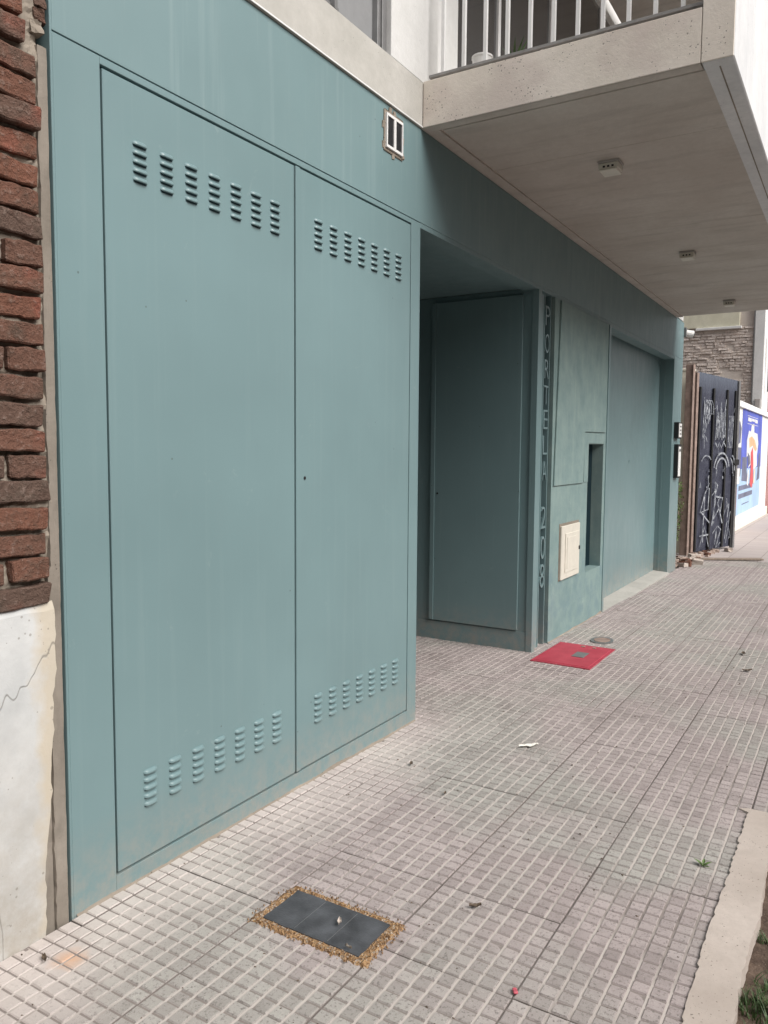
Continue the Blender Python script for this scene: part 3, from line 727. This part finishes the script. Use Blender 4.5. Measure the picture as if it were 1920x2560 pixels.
while z < 3.55:
    xr = 1.414 - abs(noise.noise(Vector((z * 3, 0, 0)))) * .025 - (.035 if z > 2.55 else 0)
    x = xr; first = True
    while x > -.1 and nb < 290:
        if first: src, ln = ((BQ, .165), (BS, .112), (BL, .235), (BQ, .165))[row % 4] if row % 2 else ((BL, .235), (BL, .235))[row % 2]
        else: src, ln = (BL, .235) if R.random() < .8 else (BS, .112)
        first = False
        o = bpy.data.objects.new('brick', R.choice(src)); link(o, OW); nb += 1
        o.location = (x - ln / 2, .030 + R.uniform(-.012, .006), z + R.uniform(-.003, .003))
        o.rotation_euler = (R.uniform(-.05, .05), R.uniform(-.022, .022) + (R.choice((0, 0, math.pi))), R.uniform(-.03, .03))
        x -= ln + R.uniform(.012, .022)
    z += .0728 + R.uniform(-.002, .002); row += 1
# smooth cement strip against the metal, ragged left edge
def ragged(name, x_l, x_r, z0, z1, y0, y1, amp, mat, parent, step=.025, seed=0, rag_r=0.):
    V = []; F = []; n = int((z1 - z0) / step)
    for i in range(n + 1):
        z = z0 + (z1 - z0) * i / n
        a = x_l(z) if callable(x_l) else x_l
        a += amp * noise.noise(Vector((z * 9, seed, 0))) + amp * .6 * noise.noise(Vector((z * 33, seed, 5)))
        b = (x_r(z) if callable(x_r) else x_r) + rag_r * noise.noise(Vector((z * 11, seed + 9, 0))) + rag_r * .6 * noise.noise(Vector((z * 40, seed + 9, 0)))
        V += [(a, y1, z), (a + .006, y0 + .002, z), (a + (b - a) * .5, y0, z), (b - .006, y0 + .002, z), (b, y1, z)]
    for i in range(n):
        for j in range(4): F.append((i * 5 + j, i * 5 + j + 1, (i + 1) * 5 + j + 1, (i + 1) * 5 + j))
    k = n * 5; F += [(0, 4, 3, 2, 1)[::1], (k, k + 1, k + 2, k + 3, k + 4)]
    o = mesh_obj(name, V, F, mat, parent)
    bm = bmesh.new(); bm.from_mesh(o.data); bmesh.ops.recalc_face_normals(bm, faces=bm.faces); bm.to_mesh(o.data); bm.free(); return o
ragged('cement_strip', lambda z: 1.416 - .010 * (z < 1.1), 1.4580, -.12, 2.555, .003, .06, .006, M_CEM, OW, .02, 2, .002)
ragged('cement_strip', lambda z: 1.335, 1.4155, -.12, 1.03, .012, .06, .01, M_CEM, OW, .02, 5, .0)
# crumbled lump row on top of the strip
for k in range(16): lump('rubble_fill', (1.435 + R.uniform(-.02, .015), .03, 2.60 + k * .036), (.035, .05, .035), M_BRICK if k % 3 else M_MORTAR, OW, k)
# plaster slab with broken right and top edge
V = []; F = []; nz = 44; nxp = 30
def pxr(z): return 1.368 + .058 * min(1, max(0, z - .08) / .72) + .012 * noise.noise(Vector((z * 6.0, 1, 0))) + .007 * noise.noise(Vector((z * 28, 2, 0)))
for i in range(nz + 1):
    for j in range(nxp + 1):
        t = j / nxp; z = -.12 + (1.012 + .12) * i / nz
        xx = -3 + (pxr(z) + 3) * (1 - (1 - t) ** 2.2)
        zz = z + (i / nz) ** 8 * (.012 * noise.noise(Vector((xx * 14, 0, 7))) - .004)
        yy = -.004 + .003 * noise.noise(Vector((xx * 5, z * 5, 0))) + (.010 if j == nxp else 0) + (.006 if i == nz else 0)
        V.append((xx, yy, zz))
W1 = nxp + 1
for i in range(nz):
    for j in range(nxp): F.append((i * W1 + j, i * W1 + j + 1, (i + 1) * W1 + j + 1, (i + 1) * W1 + j))
k0 = len(V)
for i in range(nz + 1): a = V[i * W1 + nxp]; V.append((a[0] - .004, .06, a[2]))
for i in range(nz): F.append((i * W1 + nxp, k0 + i, k0 + i + 1, (i + 1) * W1 + nxp))
k1 = len(V)
for j in range(W1): a = V[nz * W1 + j]; V.append((a[0], .06, a[2] - .003))
for j in range(nxp): F.append((nz * W1 + j, nz * W1 + j + 1, k1 + j + 1, k1 + j))
ps = mesh_obj('plaster', V, F, M_PLASTER, OW, smooth=False)
bx('wall_core', (-3, 1.43, .061, .30, -.3, .989), M_MORTAR, OW)

# ================================================================== COVERS AND LITTER ON THE PAVEMENT
IC2 = empty('inspection_cover', (1.856, -.665, G(1.856))); tag(IC2, 'black rectangular inspection cover edged with orange sand in the pavement', 'cover')
IC2.rotation_euler = (0, .0095, 0)
n = 46; ring = []; inn = []
def rr_pt(t, hx, hy):
    per = 2 * (hx + hy) * 2; d = t * per
    if d < 2 * hx: return (-hx + d, -hy)
    d -= 2 * hx
    if d < 2 * hy: return (hx, -hy + d)
    d -= 2 * hy
    if d < 2 * hx: return (hx - d, hy)
    return (-hx, hy - (d - 2 * hx))
rs = random.Random(5); V = []; F = []; n = 110
for i in range(n):
    p_ = rr_pt(i / n, .119, .213); q_ = rr_pt(i / n, .108, .200); i_ = rr_pt(i / n, .086, .172)
    j1 = rs.uniform(-.009, .006)
    V += [(p_[0] + j1 * (1 if p_[0] > 0 else -1), p_[1] + j1 * (1 if p_[1] > 0 else -1), -.004), (q_[0], q_[1], .0045 + rs.uniform(-.001, .002)), (i_[0] + rs.uniform(-.003, .003), i_[1] + rs.uniform(-.003, .003), .0035)]
for i in range(n):
    a = i * 3; b = ((i + 1) % n) * 3; F += [(a, b, b + 1, a + 1), (a + 1, b + 1, b + 2, a + 2)]
o = mesh_obj('sand_rim', V, F, M_SAND, IC2)
pts = []
for i in range(60):
    a, b = rr_pt(i / 60, .089, .175); rr_ = math.hypot(a, b)
    pts.append((a * (1 + .015 * rs.uniform(-1, 1)), b * (1 + .01 * rs.uniform(-1, 1))))
prism('lid', pts, 'z', -.004, .0065, M_COVER, IC2)
for yy in (-.06, .06): bx('lid_line', (-.08, .08, yy - .0006, yy + .0006, .0066, .0070), M_GREY, IC2)
V = []; F = []
for k in range(260):       # loose grains of the rim
    a, b = rr_pt(rs.random(), rs.uniform(.088, .128), rs.uniform(.178, .222)); q = rs.uniform(.0018, .0042); kk = len(V); z0 = .006
    V += [(a - q, b - q, z0 - .003), (a + q, b - q * .6, z0 - .003), (a + q * .2, b + q, z0 - .003), (a, b, z0 + q)]; F += [(kk, kk + 1, kk + 3), (kk + 1, kk + 2, kk + 3), (kk + 2, kk, kk + 3)]
g_ = mesh_obj('sand_grains', V, F, M_SAND, IC2); g_['kind'] = 'stuff'

RC = empty('manhole_cover', (5.46, -.29, G(5.46))); tag(RC, 'square red painted utility cover with small grey plate set in the pavement', 'cover'); RC.rotation_euler = (0, .0095, 0)
bx('rim', [(-.325, -.300, -.205, .215, -.01, .0055), (.300, .325, -.205, .215, -.01, .0055), (-.2995, .2995, -.205, -.190, -.01, .0055), (-.2995, .2995, .200, .215, -.01, .0055)], M_RED, RC)
bx('lid', (-.296, .296, -.187, .197, -.01, .008), M_RED, RC, .003)
bx('plate', (-.075, .075, -.085, .005, .0083, .012), M_GREY, RC, .002)
bx('lug', (.24, .262, .00, .03, .0083, .013), M_MORTAR, RC, .002); bx('lug', (.24, .262, -.08, -.055, .0083, .013), M_MORTAR, RC, .002)
WV = empty('water_valve_cover', (6.02, -.33, G(6.0))); tag(WV, 'small grey oval metal valve cover beyond the red cover', 'cover')
o = cyl('ring', (0, 0, -.005), (0, 0, .007), .085, M_CHROME, WV, 24); o.scale = (1.3, 1, 1); o = cyl('lid', (0, 0, .0071), (0, 0, .009), .062, M_BROWN, WV, 24); o.scale = (1.3, 1, 1)

def scrap(name, x, y, size, mat, label, cat, rz, curl=.3, asp=.5):
    V = []; F = []; n = 6
    for i in range(n + 1):
        t = -1 + 2 * i / n; hw = size * asp * .75 * (1 - abs(t) ** 2.2 * .75) * (1 + .2 * math.sin(i * 2.3))
        zc = .004 + curl * size * t * t * .5 + .002 * (i % 2)
        V += [(t * size, -hw, zc + .003 * (i % 3)), (t * size, 0, zc * .6 + .001), (t * size, hw, zc + .004)]
    V += [(a, b, c + .0012) for a, b, c in V[:]]; m_ = 3 * (n + 1)
    for i in range(n):
        for j in (0, 1):
            k = i * 3 + j; F += [(k, k + 1, k + 4, k + 3), (k + m_, k + 3 + m_, k + 4 + m_, k + 1 + m_)]
    o = mesh_obj(name, V, F, mat); o.location = (x, y, G(x) + .001); o.rotation_euler = (0, 0, rz); tag(o, label, cat); return o
scrap('paper_scrap', 3.57, -.66, .052, M_PAPER, 'torn white paper scrap lying alone in the middle of the pavement', 'paper', -.75, .2, .35)
scrap('dry_leaf', 2.17, -1.015, .020, M_DRY, 'dark dry leaf on greenish tiles right of the black cover', 'leaf', -.9, .6)
scrap('dry_leaf', 3.06, -.285, .018, M_DRY, 'dark curled leaf on the pavement below the right louvred leaf', 'leaf', .4, .6)
scrap('dry_leaf', 1.29, -.105, .017, M_DRY, 'small twisted dry leaf close to the foot of the white plaster', 'leaf', 1.1, .7)
scrap('dry_leaf', 2.86, -.56, .012, M_DRY, 'tiny brown leaf between paper scrap and black cover', 'leaf', .2, .6)
scrap('dry_leaf', 6.18, -1.32, .035, M_DRY, 'black leaf far along the pavement near its right edge', 'leaf', .2, .6)
scrap('dry_leaf', 5.69, -1.40, .035, M_DRY, 'dark leaf with pale edge, right of the red cover', 'leaf', -.9, .5)
scrap('dry_leaf', 1.86, -.71, .016, M_KERB, 'pale crumpled leaf in the middle of the black cover lid', 'leaf', .5, .8).location.z += .008
scrap('dry_leaf', 1.775, -.80, .012, M_CEM, 'small pale leaf near the lower corner of the black cover', 'leaf', 1.5, .6).location.z += .008
wr = bx('candy_wrapper', (-.011, .011, -.006, .006, 0, .007), M_WRAP, None, .002); wr.location = (1.87, -1.268, G(1.87) + .001); wr.rotation_euler = (0, .1, .6); tag(wr, 'tiny pink wrapper at a tile corner near the bottom of the photo', 'wrapper')
cb = bx('cigarette_butt', (-.014, .014, -.004, .004, 0, .008), M_WHITE, None, .002); cb.location = (2.42, -1.86, G(2.4) - .03); cb.rotation_euler = (.2, .1, -.5); tag(cb, 'white cigarette butt on the planter soil', 'cigarette butt')
# weed in a joint
WE = empty('weed', (2.834, -1.58, G(2.83) - .002)); tag(WE, 'little green weed growing from a tile groove near the kerb', 'weed')
for k in range(9):
    a = k * math.tau / 9 + .3 * (k % 2); l = R.uniform(.018, .034); up = R.uniform(.008, .022); V = [(0, 0, 0), (math.cos(a + .4) * l * .5, math.sin(a + .4) * l * .5, up * .7), (math.cos(a) * l, math.sin(a) * l, up), (math.cos(a - .4) * l * .5, math.sin(a - .4) * l * .5, up * .7)]
    mesh_obj('leaf', V, [(0, 1, 2, 3)], M_LEAFG, WE)
# fine debris: specks of grit everywhere
V = []; F = []; rg = random.Random(11)
for k in range(900):
    x_ = rg.uniform(1.0, 9) ; y_ = rg.uniform(-3.2 if x_ > 3.5 else -1.63, -.02); q = rg.uniform(.001, .0045) * (1 + x_ * .08); kk = len(V); z0 = G(x_) - .001; t = rg.uniform(0, 6)
    cs, sn = math.cos(t), math.sin(t)
    for a, b, c in ((-q, -q * .5, 0), (q * 1.3, -q * .4, 0), (0, q * .8, 0), (0, 0, q * .8)): V.append((x_ + a * cs - b * sn, y_ + a * sn + b * cs, z0 + c))
    F += [(kk, kk + 1, kk + 3), (kk + 1, kk + 2, kk + 3), (kk + 2, kk, kk + 3)]
gt = mesh_obj('grit', V, F, M_DRY); tag(gt, 'fine dark grit and leaf crumbs scattered over the pavement', 'grit', kind='stuff')

# ================================================================== BEYOND THE BUILDING
# graffiti gate, standing open towards the pavement
GA = Vector((12.37, .139, 0)); GB = Vector((13.655, -.272, 0)); gdir = (GB - GA).normalized()
GT = empty('metal_gate', (GA.x, GA.y, G(12.4)), math.atan2(gdir.y, gdir.x)); tag(GT, 'dark corrugated metal gate leaf covered in white graffiti scrawl', 'gate')
GW = 1.345
V = []; F = []; nseg = 96
for i in range(nseg + 1):
    x_ = .03 + (GW - .06) * i / nseg; y_ = .006 * math.sin(i / nseg * math.tau * 15)
    V += [(x_, y_, .03), (x_, y_, 2.72 - .055 * i / nseg)]
for i in range(nseg): F.append((2 * i, 2 * i + 2, 2 * i + 3, 2 * i + 1))
V += [(a, b + .004, c) for a, b, c in V]; m_ = 2 * (nseg + 1); F += [tuple(reversed([q + m_ for q in f_])) for f_ in F[:]]
mesh_obj('sheet', V, F, M_SHEET, GT)
for x_ in (.10, .52, .96, 1.24): bx('rib', (x_ - .022, x_ + .022, -.030, -.0085, .04, 2.50), M_BLACK, GT, .002)
bx('frame_post', (-.035, .028, -.03, .03, .0, 2.70), M_BROWN, GT, .003); bx('frame_post', (GW - .03, GW + .03, -.03, .03, .0, 2.66), M_GREY, GT, .003)
bx('latch_plate', (GW - .10, GW + .05, -.045, -.031, 1.33, 1.42), M_BLACK, GT, .003)
# scrawl: thin painted strokes
def stroke(pts, wd, V, F):
    P = [Vector((a, 0, b)) for a, b in pts]
    for i, p_ in enumerate(P):
        d = (P[min(i + 1, len(P) - 1)] - P[max(i - 1, 0)]).normalized(); nn = Vector((-d.z, 0, d.x)) * wd * .5
        V.append((p_.x + nn.x, -.0335, p_.z + nn.z)); V.append((p_.x - nn.x, -.0335, p_.z - nn.z))
        if i: k = len(V) - 4; F.append((k, k + 1, k + 3, k + 2))
V = []; F = []; rg = random.Random(21)
def arc(cx_, cz_, r_, a0, a1, sx=1, n=12): return [(cx_ + sx * r_ * math.cos(a0 + (a1 - a0) * i / n), cz_ + r_ * math.sin(a0 + (a1 - a0) * i / n)) for i in range(n + 1)]
# loops near the top
for k in range(4): stroke([(.2 + .05 * k + .01 * math.sin(j), 2.35 - .1 * j - .03 * k) for j in range(7 - k)], .016, V, F)
for k in range(3): stroke(arc(.30 + .06 * k, 2.05, .26, .2, 3.0, .32), .016, V, F)
stroke([(.6, 2.25), (.66, 1.75), (.74, 2.3), (.8, 1.8), (.9, 2.35)], .018, V, F)
for k in range(7): stroke([(.62 + .045 * k, 2.2 - .05 * (k % 3)), (.60 + .05 * k, 1.72 + .03 * (k % 2))], .02, V, F)
stroke([(.6, 1.68), (.66, 1.60), (.72, 1.68), (.80, 1.60), (.86, 1.70), (.93, 1.62)], .022, V, F)
for k in range(4): stroke([(1.03 + .045 * k, 2.1), (1.01 + .045 * k, 1.6)], .014, V, F)
for r_ in (.30, .22): stroke(arc(.83, 1.22, r_, .3, 2.9, .85), .028, V, F)
stroke(arc(.34, 1.3, .18, .7, 2.6), .02, V, F); stroke(arc(1.16, 1.28, .2, -.2, 1.6, .5), .024, V, F); stroke(arc(1.10, 1.24, .2, -.2, 1.6, .5), .02, V, F)
for a in (.42, .88): stroke([(a, 1.27), (a + .005, 1.23)], .022, V, F); stroke([(a - .01, 1.16), (a, 1.12)], .026, V, F)
# two big letters
stroke([(.30, .22), (.33, .9), (.42, 1.02)], .020, V, F); stroke([(.33, .9), (.20, .62), (.44, .66), (.46, .98), (.36, 1.0)], .026, V, F); stroke([(.24, .62), (.50, .45)], .022, V, F)
stroke([(.58, .40), (.66, .75), (.64, 1.08), (.72, 1.02), (.66, .88)], .03, V, F); stroke([(.66, .85), (.90, .82), (.84, .60), (.74, .76)], .028, V, F); stroke([(.62, .50), (.80, .66), (.92, .42)], .03, V, F)
stroke([(1.12, .72), (1.02, .16)], .018, V, F); stroke([(1.18, .60), (1.06, .10)], .014, V, F); stroke([(1.1, .45), (1.2, .2)], .014, V, F)
stroke([(.62, .28), (.74, .38), (.70, .10)], .02, V, F); stroke([(.78, .38), (.88, .33), (.74, .05), (.88, .12)], .022, V, F)
stroke([(.22, .10), (.36, .40), (.50, .08)], .018, V, F); stroke([(.20, .26), (.48, .27)], .022, V, F); stroke([(.30, .42), (.31, .16)], .026, V, F)
for k in range(26):
    a = rg.uniform(.15, 1.2); b = rg.uniform(.1, 2.4); stroke([(a, b), (a + rg.uniform(-.05, .05), b + rg.uniform(-.12, .12)), (a + rg.uniform(-.08, .08), b + rg.uniform(-.15, .15))], rg.uniform(.007, .014), V, F)
mesh_obj('graffiti', V, F, M_CHALK, GT)

bp_ = empty('gate_post', (12.20, .20, G(12.2))); tag(bp_, 'rusty brown steel post left of the graffiti gate', 'post')
bx('web', (-.06, .06, -.05, .05, 0, 2.80), M_BROWN, bp_, .003); bx('flange', (-.075, .075, -.058, -.0505, 0, 2.80), M_BROWN, bp_, .002)
cw = empty('garden_wall', (12.45, .2, G(12.4))); tag(cw, 'cream painted pier behind the rusty post', 'wall')
bx('pier', (.0, .15, .0, 1.4, -.2, 2.74), M_CREAM, cw, .006); bx('coping', (-.01, .16, -.01, 1.41, 2.741, 2.775), M_CREAM, cw, .004)
# hedge scraps between the building and the post
SH = empty('shrub', (11.9, .28, G(11.9))); tag(SH, 'scrubby green shrub growing between the teal building and the brown post', 'shrub')
rb = random.Random(9)
for k in range(7):
    a = rb.uniform(-.12, .12); cyl('stem', (a * .3, .05, 0), (a, rb.uniform(-.05, .12), rb.uniform(.5, 1.05)), .006, M_WOOD, SH, 5)
V = []; F = []
for k in range(900):
    h = rb.uniform(.25, 1.1) ; rad = .12 * (1.2 - abs(h - .8)); a = rb.uniform(0, math.tau); q = rad * math.sqrt(rb.random()); c = Vector((math.cos(a) * q, math.sin(a) * q + .03, h))
    d = Vector((rb.uniform(-1, 1), rb.uniform(-1, 1), rb.uniform(-.6, .8))).normalized() * .022; e = d.cross(Vector((rb.random(), rb.random(), rb.random()))).normalized() * .009
    kk = len(V); V += [tuple(c - d), tuple(c + e), tuple(c + d), tuple(c - e)]; F.append((kk, kk + 1, kk + 2, kk + 3))
fo = mesh_obj('foliage', V, F, M_LEAFG, SH); fo['kind'] = 'stuff'

# old brick party wall
RW = empty('ruined_wall', (22, .45, 0)); tag(RW, 'pale crumbling brick party wall seen above the graffiti gate', 'wall')
bx('core', (.03, .35, 0, 9, -.3, 5.3), M_FARMORT, RW)
V = []; F = []; rb = random.Random(4); z = 0; row = 0
while z < 4.62:
    y = rb.uniform(-.02, .03) - (.12 if row % 2 else 0)
    while y < 5:
        L_ = rb.choice((.24, .24, .12, .18)); dp = rb.uniform(-.025, .02)
        if not (3.30 < z < 3.50 and .1 < y < .6) and rb.random() > .06:
            kk = len(V); j = lambda: rb.uniform(-.010, .010)
            b0 = [(-.0 + dp + j(), max(y, -.02) + j(), z + j()), (-.0 + dp + j(), y + L_ + j(), z + j()), (-.0 + dp + j(), y + L_ + j(), z + .055 + j()), (-.0 + dp + j(), max(y, -.02) + j(), z + .055 + j())]
            V += b0 + [(.05, a[1], a[2]) for a in b0]
            F += [(kk, kk + 3, kk + 2, kk + 1)] + [(kk + e, kk + (e + 1) % 4, kk + 4 + (e + 1) % 4, kk + 4 + e) for e in range(4)]
        y += L_ + rb.uniform(.012, .03)
    z += .074; row += 1
o = mesh_obj('bricks', V, F, M_FARBRICK, RW); o['kind'] = 'stuff'
bx('plaster_band', (-.045, .029, .35, 9, 4.66, 5.02), M_YEL, RW, .01); bx('ledge', (-.10, .029, .30, 1.4, 4.59, 4.655), M_WHITEW, RW, .008)
bx('pipe', (-.05, -.01, -.02, .02, 2.7, 5.2), M_GREY, RW, .006)
WB = empty('white_house', (22, .15, 0)); tag(WB, 'white rendered house corner behind the poster wall', 'house')
bx('wall', [(-.02, 1.35, .06, .29, -.3, 7.5), (.36, 1.35, .291, 9, -.3, 7.5)], M_WHITEW, WB, .01)
bx('meter_cabinet', (-.06, -.021, .10, .22, 2.55, 2.80), M_LAMPB, WB, .004)
PB = empty('pink_house', (23.36, 0, 0)); tag(PB, 'pink painted house at the far right end of the street front', 'house')
bx('wall', (0, 9, .0, 9, -.35, 4.9), M_PINK, PB, .01); bx('plinth', (.001, 9, -.03, -.001, -.35, .35), M_WHITEW, PB, .004); bx('cornice', (-.0, 9, -.08, -.001, 4.6, 4.75), M_WHITEW, PB, .01)
w1 = bx('window', (1.6, 2.8, -.02, -.001, 1.0, 2.6), M_WHITE, PB, .004); bx('pane', (1.7, 2.7, -.026, -.021, 1.1, 2.5), M_GLASS, w1)
w1 = bx('door', (4.4, 5.4, -.02, -.001, -.1, 2.3), M_BROWN, PB, .004); bx('handle', (4.5, 4.53, -.06, -.021, .9, 1.1), M_CHROME, w1)
WB2 = empty('grey_house', (32.4, 0, 0)); tag(WB2, 'pale grey house farther down the street beyond the pink one', 'house')
bx('wall', (0, 14, .02, 9, -.5, 6.2), M_WALLC, WB2, .01); w1 = bx('window', (2, 3.4, -.0, .019, .8, 2.4), M_WHITE, WB2); bx('pane', (2.1, 3.3, -.006, -.0005, .9, 2.3), M_GLASS, w1)
# low poster wall
PW = empty('poster_wall', (16.9, .15, 0)); tag(PW, 'white low wall with blue posters beyond the graffiti gate', 'wall')
bx('wall', (-3.2, 6.35, .0, .18, -.35, 2.36), M_WHITEW, PW, .008)
prism('coping', [(-.05, 2.361), (.20, 2.361), (.16, 2.50), (-.01, 2.50)], 'x', -3.2, 6.38, M_WHITEW, PW, .008)
bx('plinth', (-3.2, 6.35, -.05, -.001, -.35, .02), M_CREAM, PW, .01)
PO = empty('poster', (17.85, .148, .15)); tag(PO, 'large blue and pale blue poster with a red and white figure', 'poster', None)
sh = bx('sheet', (0, 3.75, -.004, -.0006, .95, 2.18), M_BLUE, PO); bx('sheet', (-.45, 3.75, -.004, -.0006, .0, .9495), M_LBLUE, PO)
prism('sheet', [(.0, 2.1805), (3.75, 2.1805), (3.3, 2.27), (2.2, 2.31), (.9, 2.29), (.25, 2.25)], 'y', -.004, -.0006, M_BLUE, PO)
prism('printed_shirt', [(.85, 1.55), (1.15, 1.78), (1.5, 1.76), (1.62, 1.93), (2.05, 1.95), (2.12, 1.76), (2.8, 1.74), (3.05, 1.5), (2.85, 1.22), (2.95, .98), (2.2, .90), (2.1, 1.12), (1.3, .95), (1.25, 1.25), (.9, 1.2)], 'y', -.007, -.0045, M_WHITE, PO)
prism('printed_arms', [(1.2, 1.62), (1.7, 1.66), (2.3, 1.58), (2.75, 1.38), (2.5, 1.32), (1.9, 1.46), (1.35, 1.4)], 'y', -.0095, -.0073, M_PSKIN, PO)
prism('printed_arms', [(1.05, 1.3), (1.45, 1.22), (1.6, 1.05), (1.25, 1.0)], 'y', -.0095, -.0073, M_PDARK, PO)
prism('printed_scarf', [(1.60, 1.30), (1.95, 1.42), (2.15, 1.05), (2.25, .60), (2.0, .48), (1.62, .58), (1.7, .9)], 'y', -.012, -.0098, M_PRED, PO)
prism('printed_legs', [(2.4, .92), (2.62, .9), (2.5, .55), (2.28, .6)], 'y', -.012, -.0098, M_YEL, PO)
prism('printed_legs', [(1.2, .9), (1.4, .92), (1.35, .55), (1.1, .6)], 'y', -.0085, -.0072, M_WHITE, PO)
prism('printed_dark_shape', [(3.0, .62), (3.3, 1.28), (3.5, 1.28), (3.6, .66)], 'y', -.007, -.0045, M_PDARK, PO)
prism('printed_dark_shape', [(.2, .7), (.2, 1.2), (1.0, 1.2), (1.0, .9), (1.3, .65)], 'y', -.007, -.0045, M_PDARK, PO)
for b in ((-.2, 2.2, .50, .60), (-.2, 2.2, .33, .43)): bx('printed_bar', (b[0], b[1], -.007, -.0045, b[2], b[3]), M_PDARK, PO)
bx('printed_line', (.4, 1.6, -.007, -.0045, .18, .20), M_PDARK, PO)
for k, (a, b) in enumerate(((.9, 1.5), (1.6, 2.1), (2.2, 2.7))): bx('printed_word', (a, b, -.007, -.0045, 1.98 + .02 * (k % 2), 2.06), M_WHITE, PO, .004)
bx('printed_frame', [(.8, 2.8, -.007, -.0045, 2.09, 2.10), (.8, 2.8, -.007, -.0045, 1.92, 1.93)], M_WHITE, PO)
PO2 = empty('poster', (16.95, .148, .6)); tag(PO2, 'torn dark and white poster scraps left of the big blue poster', 'poster')
bx('sheet', (0, .88, -.004, -.0006, .35, .95), M_PDARK, PO2); bx('sheet', (.1, .75, -.007, -.0045, .20, .52), M_WHITE, PO2); prism('sheet', [(-.1, -.3), (.42, -.3), (.42, .12), (.2, .18), (-.1, -.05)], 'y', -.004, -.0006, M_PRED, PO2); prism('sheet', [(.25, 1.0), (.7, 1.05), (.8, 1.35), (.5, 1.5), (.3, 1.3)], 'y', -.004, -.0006, M_PDARK, PO2)
SB = empty('street_sign', (22.4, .05, 3.9)); tag(SB, 'small white sign box with two dark dots on the white house corner', 'sign')
bx('plate', (-.05, .05, -.15, .10, .0, .55), M_WHITE, SB, .01); bx('bracket', (-.02, .02, -.02, .10, -.9, -.001), M_GREY, SB)
for zz in (.12, .40): cyl('dot', (-.051, -.03, zz), (-.058, -.03, zz), .035, M_GREY, SB)
# rubble at the foot of the post
RU = []
for k in range(46):
    a = rb.uniform(0, 1); x_ = 10.72 + a * 2.5; y_ = rb.uniform(-.08, .28) - .10 * a; s_ = rb.uniform(.03, .075)
    RU.append(lump('chunk', (x_, y_, G(x_) + s_ * .35), (s_ * 1.5, s_, s_ * .8), M_RUB, None, k, rb.uniform(0, 3), 1))
bm = bmesh.new()
for o in RU:
    o.data.transform(Matrix.Translation(o.location) @ o.rotation_euler.to_matrix().to_4x4()); bm.from_mesh(o.data); bpy.data.objects.remove(o)
me = bpy.data.meshes.new('rubble_pile'); bm.to_mesh(me); bm.free(); me.materials.append(M_RUB); me.materials.append(M_BRICK); me.materials.append(M_KERB)
for i_, p_ in enumerate(me.polygons): p_.material_index = (0, 1, 2, 0, 0)[(i_ // 24) % 5]
rp = link(bpy.data.objects.new('rubble_pile', me)); tag(rp, 'heap of small broken brick and cement crumbs at the foot of the brown post', 'rubble', kind='stuff')
for x_, y_, s_, mt, lb in ((11.25, -.16, .085, M_KERB, 'pale cement chunk lying in front of the rubble heap'), (10.95, -.05, .09, M_BRICK, 'dark broken brick at the base of the teal building end'), (11.9, .02, .08, M_KERB, 'whitish broken block leaning by the brown post'), (13.1, -.30, .075, M_KERB, 'light stone under the graffiti gate sheet')):
    o = lump('rubble_piece', (x_, y_, G(x_) + s_ * .35), (s_ * 1.6, s_, s_ * .8), mt, None, int(x_ * 10), x_, 1); tag(o, lb, 'rubble')
pkk = bx('plank', (-.60, .60, -.055, .055, 0, .022), M_WOOD, None, .002); pkk.location = (11.92, -.34, G(11.9) + .006); pkk.rotation_euler = (0, .0, -1.03); tag(pkk, 'weathered grey wooden board lying in front of the graffiti gate', 'plank')

# ================================================================== ACROSS THE STREET (unseen houses added to block low sky)
M_HB = simple('red_brick_wall', (.20, .10, .07), .9, 0, .3, 8, .5)
HB = [(-40, -9.5, 7.6, M_CEM, 'long brown rendered house, unseen, added opposite to block low sky, farthest to the left'), (-9.4, 2.6, 8.2, M_HB, 'red brick two storey house, unseen, added to block low sky opposite the brick wall'), (2.7, 13.5, 7.6, M_CEM, 'brown rendered house, unseen, added to block low sky opposite the teal building')]
for a, b, h, mt, lb in HB:
    hb = empty('sky_block_house', ((a + b) / 2, -15.2, G((a + b) / 2))); tag(hb, lb, 'house', 'unseen houses added across the street')
    wd = (b - a) / 2
    bx('wall', (-wd, wd, -9, 0, -.4, h), mt, hb, .02); bx('cornice', (-wd, wd, .001, .18, h - .5, h - .3), M_WHITEW, hb, .01)
    nw = int(wd * 2 / 2.6)
    for fl in range(int(h / 3)):
        for k in range(nw):
            xx = -wd + (k + .5) * 2 * wd / nw
            w_ = bx('window', (xx - .6, xx + .6, .001, .05, .9 + fl * 3, 2.4 + fl * 3), M_WHITE, hb); bx('pane', (xx - .52, xx + .52, .0505, .055, .98 + fl * 3, 2.32 + fl * 3), M_GLASS, w_)
fw = sloped('pavement', -120, 300, -15.19, -12.6, -.004, M_FARP); tag(fw, kind='structure')
